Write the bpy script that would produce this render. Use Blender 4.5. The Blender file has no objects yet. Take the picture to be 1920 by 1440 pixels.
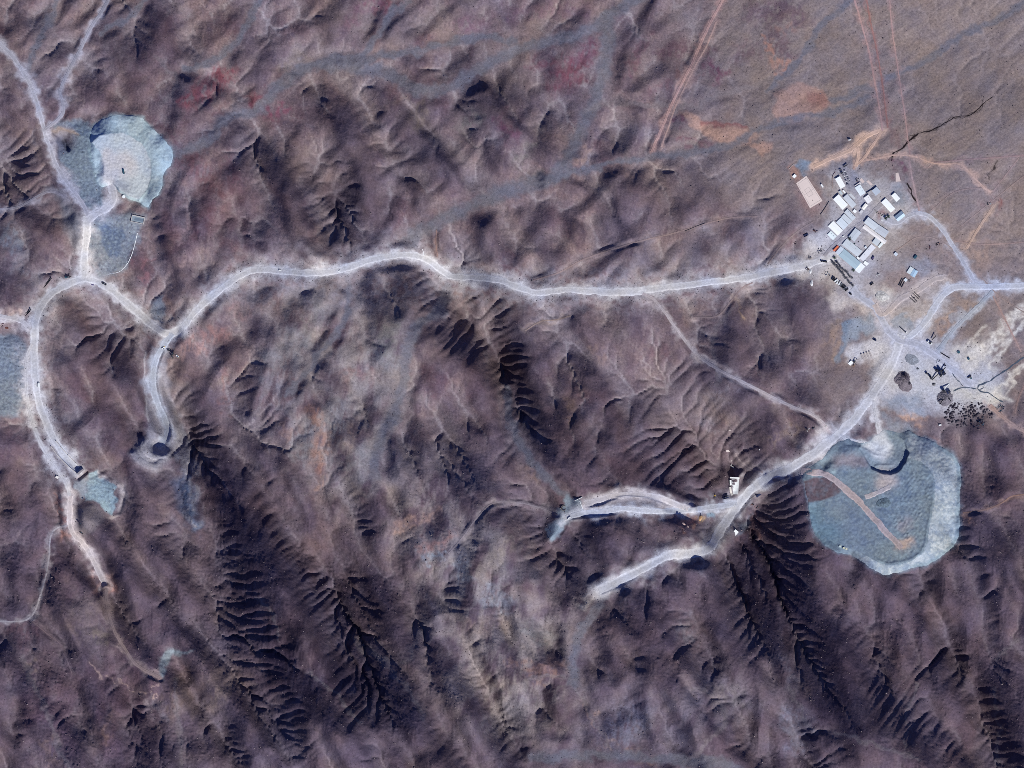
import bpy, bmesh, math, random
import numpy as np
from mathutils import Vector, Matrix

random.seed(7)
scene = bpy.context.scene
COL = scene.collection

# ------------------------------------------------------------------ survey frame
# One survey unit is one metre; u runs east and v runs south from the north-west corner of the mapped area.
U0, V0, STEP, NU, NV = -240.0, -240.0, 2.0, 1200, 960
UU, VV = np.meshgrid(U0 + STEP * np.arange(NU), V0 + STEP * np.arange(NV))
SUN_EL, SUN_AZ = math.radians(38), math.radians(150)          # azimuth clockwise from north
SX, SY = math.sin(SUN_AZ), math.cos(SUN_AZ)                    # horizontal direction to the sun (east, north)


def W(u, v):
    return u - 960.0, 720.0 - v


# ------------------------------------------------------------------ raster helpers
def smooth(x):
    x = np.clip(x, 0, 1)
    return x * x * (3 - 2 * x)


KY, KX = np.meshgrid(np.fft.fftfreq(NV, STEP) * 2 * math.pi, np.fft.fftfreq(NU, STEP) * 2 * math.pi, indexing='ij')
KK = np.sqrt(KX ** 2 + KY ** 2)


def spectral(seed, lo, hi, slope=2.0, ang=None, ratio=1.0):
    """band-limited fractal field, wavelengths between lo and hi metres; ang/ratio stretch it along a bearing"""
    rng = np.random.default_rng(seed)
    f = np.fft.fft2(rng.standard_normal((NV, NU)))
    if ang is None:
        k = KK
    else:
        c, s = math.cos(ang), math.sin(ang)
        k = np.sqrt(((KX * c + KY * s) * ratio) ** 2 + (-KX * s + KY * c) ** 2)
    k = np.maximum(k, 1e-9)
    band = np.exp(-(2 * math.pi / hi / k) ** 4 * 0.7) * np.exp(-(k * lo / (2 * math.pi)) ** 4 * 0.7)
    r = np.real(np.fft.ifft2(f * band * k ** (-slope)))
    return r / r.std()


def blur(a, r):
    return np.real(np.fft.ifft2(np.fft.fft2(a) * np.exp(-(KK * r) ** 2 / 2)))


def spline(pts, step=3.0):
    """Catmull-Rom through the points, resampled"""
    p = np.array(pts, float)
    if len(p) > 2:
        q = np.vstack([2 * p[0] - p[1], p, 2 * p[-1] - p[-2]])
        out = []
        for i in range(len(p) - 1):
            n = max(2, int(np.hypot(*(p[i + 1] - p[i])) / step))
            t = np.linspace(0, 1, n, endpoint=False)[:, None]
            a, b, c, d = q[i], q[i + 1], q[i + 2], q[i + 3]
            out.append(0.5 * (2 * b + (c - a) * t + (2 * a - 5 * b + 4 * c - d) * t ** 2 + (3 * b - a - 3 * c + d) * t ** 3))
        return np.vstack(out + [p[-1:]])
    n = max(2, int(np.hypot(*(p[1] - p[0])) / step))
    t = np.linspace(0, 1, n + 1)[:, None]
    return p[0] * (1 - t) + p[1] * t


def window(p, pad):
    i0 = int(max(0, (p[:, 0].min() - pad - U0) // STEP)); i1 = int(min(NU, (p[:, 0].max() + pad - U0) // STEP + 2))
    j0 = int(max(0, (p[:, 1].min() - pad - V0) // STEP)); j1 = int(min(NV, (p[:, 1].max() + pad - V0) // STEP + 2))
    return (slice(j0, j1), slice(i0, i1))


def polydist(p, x, y):
    """distance to a polyline, arc length at the nearest point, and side (+ left of travel seen with v down)"""
    best = np.full(x.shape, 1e9); arc = np.zeros(x.shape); side = np.zeros(x.shape); s0 = 0.0
    for a, b in zip(p[:-1], p[1:]):
        d = b - a; L = math.hypot(*d)
        if L < 1e-6:
            continue
        t = np.clip(((x - a[0]) * d[0] + (y - a[1]) * d[1]) / (L * L), 0, 1)
        ex, ey = x - a[0] - t * d[0], y - a[1] - t * d[1]
        dist = ex * ex + ey * ey
        m = dist < best
        best = np.where(m, dist, best); arc = np.where(m, s0 + t * L, arc)
        side = np.where(m, np.sign(d[0] * (y - a[1]) - d[1] * (x - a[0])), side)
        s0 += L
    return np.sqrt(best), arc, side


def inside(poly, x, y):
    r = np.zeros(x.shape, bool); n = len(poly)
    for i in range(n):
        (x0, y0), (x1, y1) = poly[i], poly[(i + 1) % n]
        if y0 == y1:
            continue
        c = ((y0 > y) != (y1 > y)) & (x < (x1 - x0) * (y - y0) / (y1 - y0) + x0)
        r ^= c
    return r


def polymask(poly, feather=8.0, wob=0.0):
    p = np.array(poly, float)
    w = window(p, feather * 3 + 12)
    x, y = UU[w], VV[w]
    if wob:
        x = x + WOBX[w] * wob; y = y + WOBY[w] * wob
    ins = inside(poly, x, y)
    d = polydist(np.vstack([p, p[:1]]), x, y)[0]
    sd = np.where(ins, d, -d)
    m = np.zeros((NV, NU)); m[w] = smooth(sd / feather * 0.5 + 0.5)
    return m


def strokemask(pts, width, wob=0.0, power=2.0, taper=True):
    p = spline(pts, 6.0) if len(pts) > 1 else np.array([pts[0], (pts[0][0] + .5, pts[0][1])], float)
    w = window(p, width * 1.8 + 12)
    x, y = UU[w], VV[w]
    if wob:
        x = x + WOBX[w] * wob; y = y + WOBY[w] * wob
    d, arc, _ = polydist(p, x, y)
    m = np.zeros((NV, NU)); m[w] = np.exp(-(d / (width * 0.5)) ** power)
    return m


WOBX, WOBY = spectral(901, 10, 90, 1.2), spectral(902, 10, 90, 1.2)


def bil(a, u, v):
    fx = np.clip((np.asarray(u, float) - U0) / STEP, 0, NU - 1.001); fy = np.clip((np.asarray(v, float) - V0) / STEP, 0, NV - 1.001)
    i, j = fx.astype(int), fy.astype(int); x, y = fx - i, fy - j
    return (a[j, i] * (1 - x) + a[j, i + 1] * x) * (1 - y) + (a[j + 1, i] * (1 - x) + a[j + 1, i + 1] * x) * y
# ------------------------------------------------------------------ relief
# Scarps of the hills that face away from the morning sun: (points, breadth, steepness)
SCARPS = [
 ([(285,28),(262,88)],40,.75),([(325,5),(330,20)],18,.7),([(380,40),(362,78)],16,.7),([(395,30),(412,50)],14,.5),([(455,38),(432,95)],16,.7),
 ([(188,130),(168,160)],28,.6),([(235,145)],18,.4),([(334,160),(325,188)],24,.8),([(398,148),(412,178)],16,.6),([(332,200),(320,245)],18,.6),
 ([(430,232),(424,268)],12,.6),([(24,10),(28,35)],12,.5),([(110,75),(102,98)],12,.4),([(8,165),(20,190)],16,.6),([(12,325),(32,298)],26,.6),
 ([(40,300),(20,350)],30,.5),([(505,55),(520,80)],34,.4),([(608,180),(600,212)],20,.9),([(620,222),(646,236)],22,.7),([(640,190),(660,205)],40,.45),
 ([(722,206),(698,232)],26,.7),([(555,240),(533,292)],14,.7),([(507,288),(508,322)],36,1.),([(566,165),(594,165)],20,.45),([(685,163),(735,172)],13,.6),
 ([(748,138),(795,150)],15,.7),([(872,160),(862,200)],15,.8),([(900,143),(905,168)],14,.7),([(942,150),(934,190)],24,.8),([(795,248),(815,275),(838,298)],16,.9),
 ([(868,253),(892,264)],14,.6),([(918,255),(908,295)],14,.8),([(716,285),(742,280)],20,.6),([(662,330),(670,352)],20,.7),([(756,338),(775,352)],26,.8),
 ([(624,295),(632,308)],20,.5),([(588,340),(590,358)],18,.5),([(1022,155),(992,182)],24,.6),([(1036,205),(1018,255)],22,.75),([(978,240),(964,222)],16,.7),
 ([(1088,190),(1055,225)],28,.5),([(1098,245),(1085,278)],10,.7),([(1132,250),(1120,272)],10,.7),([(1078,278),(1064,308)],8,1.),([(1106,312),(1130,300)],22,.7),
 ([(1083,328),(1095,350)],12,.8),([(1198,330),(1168,352)],30,.6),([(1310,340),(1345,362)],26,.5),([(1290,108),(1310,100)],18,.4),
 ([(40,395),(90,418)],34,.55),([(50,440),(60,470)],22,.5),([(102,412),(100,436)],16,.6),([(288,405),(300,440)],26,.65),([(306,450),(300,485)],32,.7),
 ([(363,385),(370,445)],17,.8),([(458,415),(466,455)],24,.75),([(330,510),(328,535)],26,.6),([(214,635),(220,690)],38,.9),([(243,638),(250,662)],14,.7),
 ([(112,690),(100,640)],14,.6),([(84,680),(82,700)],9,.6),([(245,708),(247,735)],18,.6),([(135,570),(150,585)],36,.3),([(112,630),(130,650)],14,.5),
 ([(528,380),(536,425)],26,.95),([(497,420),(488,460)],32,.75),([(655,375),(638,438)],32,.85),([(618,435),(628,450)],26,.7),([(565,445),(580,470)],20,.5),
 ([(745,366),(738,390)],17,.8),([(732,398),(722,424)],11,.8),([(780,375),(782,398)],16,.6),([(888,392),(895,410)],16,.8),([(915,390),(917,405)],14,.8),
 ([(952,385),(948,405)],16,.8),([(690,530),(692,582)],26,.9),([(748,535),(735,588)],34,.95),([(664,545),(668,560)],14,.6),([(578,545),(540,588)],19,.8),
 ([(848,580),(862,655)],28,.85),([(884,610),(882,676)],24,.95),([(935,600),(912,655)],14,.7),([(965,640),(955,695)],20,.75),([(607,665),(590,712)],26,.95),
 ([(700,645),(688,618)],22,.6),([(664,655),(672,640)],14,.5),([(484,668),(488,690)],22,.6),([(550,680),(560,690)],22,.5),([(506,612),(504,640)],12,.5),
 ([(1010,390),(1014,402)],18,.7),([(970,385),(975,400)],18,.6),([(1057,405),(1078,424)],19,.7),([(1153,375),(1162,425)],15,.75),([(1168,432),(1180,442)],14,.5),
 ([(1262,396),(1312,366)],18,.65),([(1130,385),(1128,405)],14,.5),([(1138,600),(1126,622)],12,.7),([(1088,600),(1092,615)],12,.6),([(1170,605),(1160,625)],22,.5),
 ([(1070,660),(1105,695)],24,.85),([(1102,688),(1078,725)],18,.85),([(1052,690),(1045,715)],16,.7),([(1310,615),(1320,655)],22,.6),([(1362,630),(1342,685)],32,.85),
 ([(1366,592),(1358,608)],20,.7),([(1438,662),(1434,705)],22,.75),([(1312,690),(1320,700)],18,.6),([(962,655),(964,710),(982,775),(1010,830)],34,1.25),
 ([(1010,810),(1030,850)],34,.9),([(1448,490),(1484,520)],20,.5),([(1455,545),(1480,520)],22,.55),([(1495,560),(1475,600)],20,.45),([(1485,635),(1462,662)],16,.6),
 ([(1448,680),(1452,705)],22,.6),([(1520,550),(1512,575)],18,.4),([(100,735),(112,800)],18,.7),([(130,795),(135,815)],16,.6),([(192,772),(178,735)],26,.6),
 ([(262,806),(262,822)],20,1.1),([(352,825),(382,872)],28,.95),([(372,860),(402,912),(442,962),(452,1015)],44,1.05),([(344,915),(352,965)],16,1.),
 ([(245,940),(245,990)],24,1.),([(8,945),(12,970)],28,.8),([(240,852),(236,872)],16,.6),([(4,1030),(8,1050)],22,.7),([(100,1050),(96,1075)],14,.8),
 ([(350,1025),(356,1038)],18,.8),([(235,1005),(240,1025)],18,.6),([(478,822),(490,840)],32,.7),([(520,850),(524,875)],32,.7),([(692,760),(680,805)],20,1.),
 ([(712,732),(718,745)],14,.6),([(773,795),(779,835)],26,1.1),([(880,795),(910,812)],30,.9),([(855,850),(885,885)],36,1.),([(842,885),(856,912)],22,.9),
 ([(728,830),(736,885)],20,.8),([(775,862),(792,888)],22,.8),([(530,780),(532,795)],16,.6),([(628,770),(620,835)],9,.8),([(888,742),(894,756)],16,.5),
 ([(488,995),(502,1060)],34,.85),([(545,895),(535,915)],22,.6),([(678,978),(692,1015)],26,.9),([(674,955),(680,965)],16,.6),([(825,962),(806,995)],24,.8),
 ([(895,985),(878,1040)],24,.8),([(905,975),(955,958)],16,.6),([(616,925),(622,942)],14,.7),([(566,1035),(576,1085)],22,.8),([(640,990),(648,1010)],22,.6),
 ([(1048,745),(1046,805)],17,.75),([(1192,752),(1184,792)],22,.7),([(1142,795),(1130,815)],26,.7),([(1085,832),(1058,875)],20,.6),([(1245,902),(1252,940)],12,.9),
 ([(1275,815),(1285,832)],32,.55),([(1118,982),(1085,1015)],42,.95),([(1072,995),(1076,1015)],16,.8),([(1168,965),(1165,990)],18,.7),([(1064,1042),(1052,1065)],32,.85),
 ([(1198,1000),(1194,1020)],16,.6),([(1408,995),(1415,1040),(1422,1075)],48,.85),([(1445,955),(1448,985)],40,.8),([(1450,985),(1475,1045)],44,.9),([(1500,1035),(1512,1070)],28,.8),
 ([(1440,860),(1448,880)],30,.4),([(1500,725),(1532,750)],30,.55),([(1815,925),(1830,938)],34,.5),([(1875,1000),(1885,1025)],44,.55),
 ([(92,1085),(96,1135)],16,.95),([(64,1150),(70,1172)],14,.7),([(142,1120),(146,1145)],14,.6),([(218,1140),(222,1165)],22,.7),([(258,1195),(282,1255)],26,.75),
 ([(308,1120),(316,1140)],22,.6),([(350,1190),(362,1212)],18,.9),([(370,1212),(378,1235)],18,1.),([(402,1232),(418,1250)],18,1.),([(8,1212),(12,1238)],24,1.),
 ([(128,1215),(132,1235)],14,1.),([(90,1255),(92,1278)],22,.8),([(118,1320),(108,1355)],24,.5),([(170,1345),(145,1380)],26,1.),([(250,1330),(258,1350)],20,1.),
 ([(288,1382),(270,1435)],30,1.),([(75,1305),(76,1335)],18,.7),([(198,1280),(204,1300)],20,.6),([(155,1280),(152,1300)],16,.7),([(656,1085),(648,1155)],22,1.),
 ([(632,1090),(642,1180),(658,1215)],12,1.),([(695,1118),(705,1145)],44,.8),([(556,1182),(548,1216)],26,1.1),([(562,1258),(598,1295)],22,1.),([(526,1240),(536,1262)],34,.8),
 ([(680,1280),(690,1305)],20,1.),([(730,1255),(748,1335)],44,.95),([(636,1340),(648,1362)],24,.9),([(520,1352),(546,1382)],20,.9),([(828,1255),(836,1315)],22,.9),
 ([(795,1185),(822,1212)],18,.8),([(785,1425),(845,1408)],26,.8),([(690,1320),(700,1345)],20,.8),([(592,1310),(612,1335)],40,.75),([(798,1105),(812,1135)],18,.7),
 ([(1078,1095),(1058,1140)],16,.8),([(1118,1115),(1124,1135)],14,.6),([(1206,1102),(1218,1145)],22,1.),([(1185,1185),(1150,1138)],32,.7),([(1134,1230),(1118,1265)],30,.95),
 ([(1206,1235),(1204,1265)],22,.9),([(1286,1222),(1268,1275)],12,1.),([(1332,1172),(1340,1190)],16,.7),([(1350,1242),(1316,1280)],26,.85),([(1398,1085),(1420,1140),(1428,1205)],44,.9),
 ([(1408,1240),(1414,1262)],16,.8),([(1198,1330),(1204,1350)],18,.8),([(1300,1310),(1312,1330)],20,.8),([(1282,1355),(1290,1372)],20,.7),([(1325,1340),(1340,1362)],22,.7),
 ([(1485,1095),(1496,1125)],44,.9),([(1458,1222),(1450,1268)],18,1.),([(1522,1192),(1518,1268)],38,1.15),([(1590,1098),(1576,1145)],7,1.2),([(1560,1180),(1572,1258)],32,.8),
 ([(1692,1150),(1682,1200),(1660,1280),(1645,1365)],12,1.),([(1585,1325),(1595,1360)],46,.9),([(1678,1335),(1702,1375)],32,.95),([(1648,1285),(1654,1300)],22,.8),([(1815,1240),(1800,1290)],16,.85),
 ([(1880,1248),(1864,1290),(1872,1350),(1895,1412),(1904,1450)],28,1.25),([(1778,1180),(1792,1202)],18,.7),([(1545,1375),(1582,1402)],32,.8),([(1518,1370),(1526,1390)],20,.8),([(1668,1075),(1680,1085)],26,.6),
 ([(1800,1100),(1815,1112)],30,.5),([(1440,1180),(1436,1200)],20,.8),([(430,1060),(470,1120)],40,.7),([(440,1150),(500,1180)],36,.7),([(420,1290),(470,1330)],30,.6),([(470,880),(450,900)],30,.6),
 ([(560,960),(580,990)],26,.6),([(620,1060),(600,1090)],26,.6),([(1700,1400),(1730,1425)],26,.6),([(1500,1420),(1530,1440)],26,.7),([(980,1420),(1000,1435)],30,.6),([(880,1080),(860,1110)],20,.5),
]
# broad mountain sides turned away from the sun
BROAD = [
 ([(345,820),(400,915),(450,1040),(510,1130)],110,.66),([(440,1180),(560,1300)],110,.52),([(690,1240),(745,1330)],104,.52),([(590,1330),(640,1350)],90,.38),([(660,1090),(700,1140)],80,.4),
 ([(1412,1000),(1425,1190)],74,.44),([(1470,1030),(1500,1120)],90,.64),([(1525,1190),(1540,1280)],104,.66),([(1590,1330),(1690,1360)],96,.42),([(1886,1290),(1890,1440)],60,.5),
 ([(1140,1110),(1210,1150)],96,.35),([(1075,1000),(1110,1010)],96,.42),([(1000,800),(1060,890)],90,.30),([(1180,860),(1260,880)],90,.22),([(850,830),(880,890)],80,.36),([(970,690),(1005,830)],56,.6),
 ([(215,650),(240,700)],80,.26),([(640,390),(660,440)],80,.28),([(610,200),(650,230)],80,.34),([(870,180),(940,190)],70,.3),([(700,560),(750,570)],90,.25),([(870,620),(890,670)],80,.3),
 ([(1080,690),(1100,720)],70,.25),([(1345,660),(1320,640)],80,.25),([(1480,540),(1460,650)],70,.25),([(20,330),(60,400)],80,.25),([(280,60),(270,90)],60,.25),([(500,280),(520,320)],60,.25),
 ([(250,1400),(290,1380)],80,.3),([(130,1230),(90,1260)],80,.2),([(500,990),(480,1060)],80,.35),([(1660,1220),(1640,1320)],60,.3),([(1240,1240),(1330,1190)],80,.25),
]
# Slopes turned to the sun
BRIGHT = [
 ([(600,780),(608,830),(600,880)],22,.55),([(680,700),(640,770)],24,.4),([(790,770),(800,730)],18,.4),([(935,800),(945,830)],26,.5),([(780,900),(800,960)],24,.4),([(590,600),(560,640)],34,.4),
 ([(720,630),(740,610)],34,.35),([(600,700),(560,760)],22,.4),([(1030,760),(1040,720)],16,.4),([(520,740),(505,800)],16,.4),([(560,800),(540,850)],24,.35),([(660,880),(690,850)],30,.3),
 ([(860,1000),(830,1020)],20,.4),([(950,1030),(930,1060)],40,.35),([(1150,300),(1090,320)],20,.4),([(1000,330),(980,300)],20,.35),([(850,250),(860,230)],26,.35),([(480,460),(520,480)],30,.3),
 ([(390,480),(370,420)],18,.45),([(620,130),(560,110)],30,.2),([(920,1150),(860,1200)],50,.35),([(900,1260),(930,1230)],50,.3),([(1040,1150),(1020,1200)],30,.3),([(1100,1290),(1060,1330)],40,.3),
 ([(1240,1330),(1250,1380)],40,.35),([(1370,1290),(1350,1310)],40,.4),([(1480,1340),(1490,1400)],26,.5),([(1470,1240),(1480,1280)],16,.5),([(1290,1170),(1270,1190)],26,.4),([(1690,1160),(1700,1210)],24,.3),
 ([(330,1310),(340,1350)],30,.35),([(180,1180),(170,1150)],30,.35),([(140,1100),(130,1150)],24,.3),([(420,740),(410,790)],16,.35),([(270,1000),(290,950)],24,.3),([(320,970),(330,1020)],20,.3),
 ([(1300,820),(1350,790)],24,.35),([(1370,760),(1330,740)],24,.3),([(1110,700),(1130,680)],20,.35),([(1200,1020),(1230,1000)],20,.25),([(720,1370),(690,1390)],40,.3),([(590,1390),(610,1360)],30,.3),
]
# dry washes: gravel channels (points, breadth, cut)
WASHES = [
 ([(330,285),(370,276),(398,255),(420,225),(446,210),(480,208),(505,178),(540,146),(562,130),(600,120),(650,123),(700,130),(735,142),(775,164),(810,172),(850,158),(890,135),(940,105),(985,86),(1030,76),(1090,62),(1140,32),(1200,-10)],19,5),
 ([(560,128),(620,112),(680,100),(710,60),(735,25),(770,0)],10,2),([(650,118),(740,100),(800,92),(850,78),(900,70),(960,76)],12,2),
 ([(1140,36),(1138,100),(1130,140),(1115,190),(1095,230),(1075,272),(1058,312),(1030,336),(985,348),(930,364),(885,386),(845,405),(800,425),(765,455)],22,5),
 ([(837,540),(826,580),(792,606),(768,640),(758,690),(755,730),(738,780),(712,820),(705,860),(702,890)],17,4),
 ([(650,520),(655,560),(648,600),(610,650),(580,690),(540,740)],10,3),
 ([(1100,205),(1150,190),(1220,196),(1290,200),(1340,180),(1400,165),(1440,150)],9,2),([(1030,336),(1090,320),(1180,300),(1260,290),(1360,275),(1430,240),(1500,220),(1580,205),(1650,170)],12,2),
 ([(1440,170),(1500,110),(1530,60),(1570,20),(1600,-10)],10,2),([(1560,190),(1660,150),(1740,110),(1800,70),(1860,40),(1930,0)],12,2),
 ([(300,110),(330,160),(300,200)],8,2),([(50,135),(70,80),(95,30),(105,-10)],10,3),([(190,60),(240,30),(270,0)],10,2),([(350,130),(400,110),(440,80),(470,30),(490,-10)],12,2),
 ([(960,1010),(905,1000),(870,1010),(850,1030),(830,1045),(790,1050)],6,2),([(1060,968),(1010,950),(960,940),(920,944),(895,970),(870,1000)],7,3),([(705,890),(690,930),(650,900),(620,900)],8,2),
 ([(480,780),(500,730),(520,690),(560,640),(600,600),(640,560)],9,3),([(600,900),(640,880),(690,875)],6,3),([(1345,720),(1340,660),(1345,610),(1380,575)],8,3),([(955,730),(955,780),(985,850),(1060,930)],12,2),
 ([(1080,1280),(1075,1230),(1090,1180),(1115,1150),(1130,1120)],16,6),([(1070,1280),(1020,1300),(960,1330)],4,2),([(1080,1290),(1110,1340),(1145,1400)],4,2),([(1080,1270),(1010,1270),(960,1290),(920,1300)],5,2),
 ([(340,1440),(338,1380),(332,1320),(330,1280)],7,3),([(860,1100),(830,1140),(790,1180),(760,1240),(700,1230),(660,1200)],6,3),([(585,1260),(640,1310),(680,1350)],5,4),([(670,1200),(720,1240),(770,1300),(800,1340)],7,4),
 ([(1720,1280),(1700,1340),(1690,1400)],4,3),([(1560,1370),(1640,1395),(1720,1420)],6,4),([(1480,1290),(1500,1340),(1530,1370)],8,3),([(1930,1190),(1890,1215),(1868,1240)],6,3),([(1860,1290),(1872,1360),(1870,1440)],5,2),
 ([(1300,1290),(1330,1300),(1360,1350),(1320,1390),(1290,1440)],8,3),([(130,1440),(110,1400),(90,1340),(60,1280),(40,1230)],8,3),([(1640,860),(1640,870)],3,0),
 ([(860,1160),(900,1120),(960,1090)],5,2),([(480,1120),(515,1150),(520,1200)],5,3),([(1380,1440),(1350,1430),(1230,1420),(1120,1415),(1000,1420)],16,4),
]


def heights():
    reg_s = smooth((VV + 0.10 * (UU - 960) - 640) / 420)                     # mountainous south
    reg_ne = smooth((UU - 1180) / 260) * smooth((460 - VV) / 130)            # plain in the north-east
    east = smooth((UU - 1490) / 120) * smooth((830 - VV) / 80)
    calm = np.clip(reg_ne + east, 0, 1)
    nw = smooth((700 - UU) / 400) * smooth((360 - VV) / 160)
    g = np.zeros((NV, NU))
    for pts, w, s in SCARPS:
        g = np.maximum(g, np.maximum(strokemask(pts, w * 1.12, 4.6, 2.2) * s, strokemask(pts, w * 2.1, 6.0, 2.0) * s * .42))
    for pts, w, s in BROAD:
        m = strokemask(pts, w * 1.15, 7.0, 2.2) * s
        g = g + m * (1 - np.clip(g, 0, 1) * 0.75)
    b = np.zeros((NV, NU))
    for pts, w, s in BRIGHT:
        b = np.maximum(b, strokemask(pts, w * 1.15, 4.0, 2.2) * s)
    # secondary slopes of the same grain as the mapped ones
    n1 = spectral(11, 26, 130, 1.4, math.radians(-62), 2.0)
    n2 = spectral(12, 22, 120, 1.3, math.radians(-95), 1.9)
    n3 = spectral(13, 20, 140, 1.3, math.radians(-35), 2.2)
    n = n1 * (1 - reg_s) * (1 - nw) + n2 * reg_s + n3 * nw * (1 - reg_s)
    amp = (0.125 + 0.075 * reg_s) * (1 - 0.72 * calm)
    g_all = 0.90 * g - 0.62 * b + n * amp * (1 - np.clip(g * 0.8, 0, 1))
    ks = KX * SX - KY * SY                                   # v grows southwards
    inv = (-1j * ks) / (ks ** 2 + 0.03 * KK ** 2 + (2 * math.pi / 900) ** 2)
    F = np.zeros((NV, NU), complex); G = np.fft.fft2(g_all)
    for it in range(5):
        F = F + (G - 1j * ks * F) * inv
    H = np.real(np.fft.ifft2(F))
    # ridge and valley relief between the mapped faces
    q1 = (1 - np.abs(spectral(31, 30, 210, 2.3, math.radians(-55), 2.2))) * 6.5
    q2 = (1 - np.abs(spectral(32, 26, 200, 2.2, math.radians(-100), 2.0))) * 9.0
    q3 = (1 - np.abs(spectral(33, 26, 150, 2.2, math.radians(-40), 2.8))) * 4.5
    q = q1 * (1 - reg_s) * (1 - nw) + q2 * reg_s + q3 * nw * (1 - reg_s)
    H += (q - blur(q, 90)) * (1 - 0.86 * calm)
    # settle the mapped faces into that relief
    md = np.clip(g * 1.25, 0, 1); mb = np.clip(b * 2.0, 0, 1) * (1 - md)
    want = 0.74 * np.clip(g, 0, 1.0) * md - 0.36 * mb
    inv2 = (-1j * ks) / (ks ** 2 + 0.06 * KK ** 2 + (2 * math.pi / 420) ** 2)
    for it in range(4):
        gs = np.real(np.fft.ifft2(1j * ks * np.fft.fft2(H)))
        H = H + np.real(np.fft.ifft2(np.fft.fft2((want - gs) * np.maximum(md, mb)) * inv2)) * 0.9
    # no face stands steeper to the sun than loose rock lies
    for it in range(3):
        gs = np.real(np.fft.ifft2(1j * ks * np.fft.fft2(H) * np.exp(-(KK * 3.0) ** 2 / 2)))
        H = H + np.real(np.fft.ifft2(np.fft.fft2(np.minimum(0.60 - gs, 0) + np.maximum(-0.75 - gs, 0)) * inv2))
    # crags and gullies
    r = 1 - np.abs(spectral(21, 5, 60, 1.4, math.radians(-80), 1.5))
    r2 = 1 - np.abs(spectral(22, 5, 36, 1.2))
    r3 = spectral(23, 4, 16, 0.6)
    rough = (0.30 + 0.75 * reg_s + 0.2 * smooth((900 - UU) / 300)) * (1 - 0.80 * calm)
    craggy = smooth(spectral(24, 60, 400, 1.5) * 0.5 + 0.30 + 0.3 * reg_s)
    H += rough * (r * 0.7 + (r2 * 0.32 + r3 * 0.13) * (0.35 + craggy))
    H += spectral(25, 200, 900, 2.0) * 5.0
    return H, reg_s, calm, nw


def erode(h, n=26000, rounds=2, steps=40, seed=3, weight=None):
    """rain: every drop runs downhill, carries a little soil off the steep ground and drops it on the flat"""
    rng = np.random.default_rng(seed)
    track = np.zeros(h.shape)
    ny, nx = h.shape
    for r in range(rounds):
        x = rng.uniform(2, nx - 3, n); y = rng.uniform(2, ny - 3, n)
        dx = np.zeros(n); dy = np.zeros(n); sed = np.zeros(n); live = np.ones(n, bool)
        for s in range(steps):
            i = x.astype(int); j = y.astype(int); fx = x - i; fy = y - j
            a, b, c, d = h[j, i], h[j, i + 1], h[j + 1, i], h[j + 1, i + 1]
            gx = (b - a) * (1 - fy) + (d - c) * fy; gy = (c - a) * (1 - fx) + (d - b) * fx
            z = (a * (1 - fx) + b * fx) * (1 - fy) + (c * (1 - fx) + d * fx) * fy
            dx = dx * 0.25 - gx; dy = dy * 0.25 - gy
            L = np.sqrt(dx * dx + dy * dy) + 1e-9
            x2 = np.clip(x + dx / L, 1, nx - 3); y2 = np.clip(y + dy / L, 1, ny - 3)
            i2 = x2.astype(int); j2 = y2.astype(int)
            dz = h[j2, i2] - h[j, i]
            slope = np.clip(-dz, 0, 2.0)
            cap = slope * 0.5
            take = np.clip((cap - sed) * 0.06, -0.05, 0.06) * live
            take = np.where(dz > 0, -np.minimum(sed, 0.04) * live, take)
            np.add.at(h, (j, i), -take * 0.7); np.add.at(h, (j, np.minimum(i + 1, nx - 1)), -take * 0.15); np.add.at(h, (np.minimum(j + 1, ny - 1), i), -take * 0.15)
            sed += take
            np.add.at(track, (j, i), live * 1.0)
            live &= (dz < 0.6)
            x, y = x2, y2
    return h, track


def rough_mask():
    return 0.25 + 0.75 * smooth((1250 - UU) / 300 + smooth((VV - 560) / 300))


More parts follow.
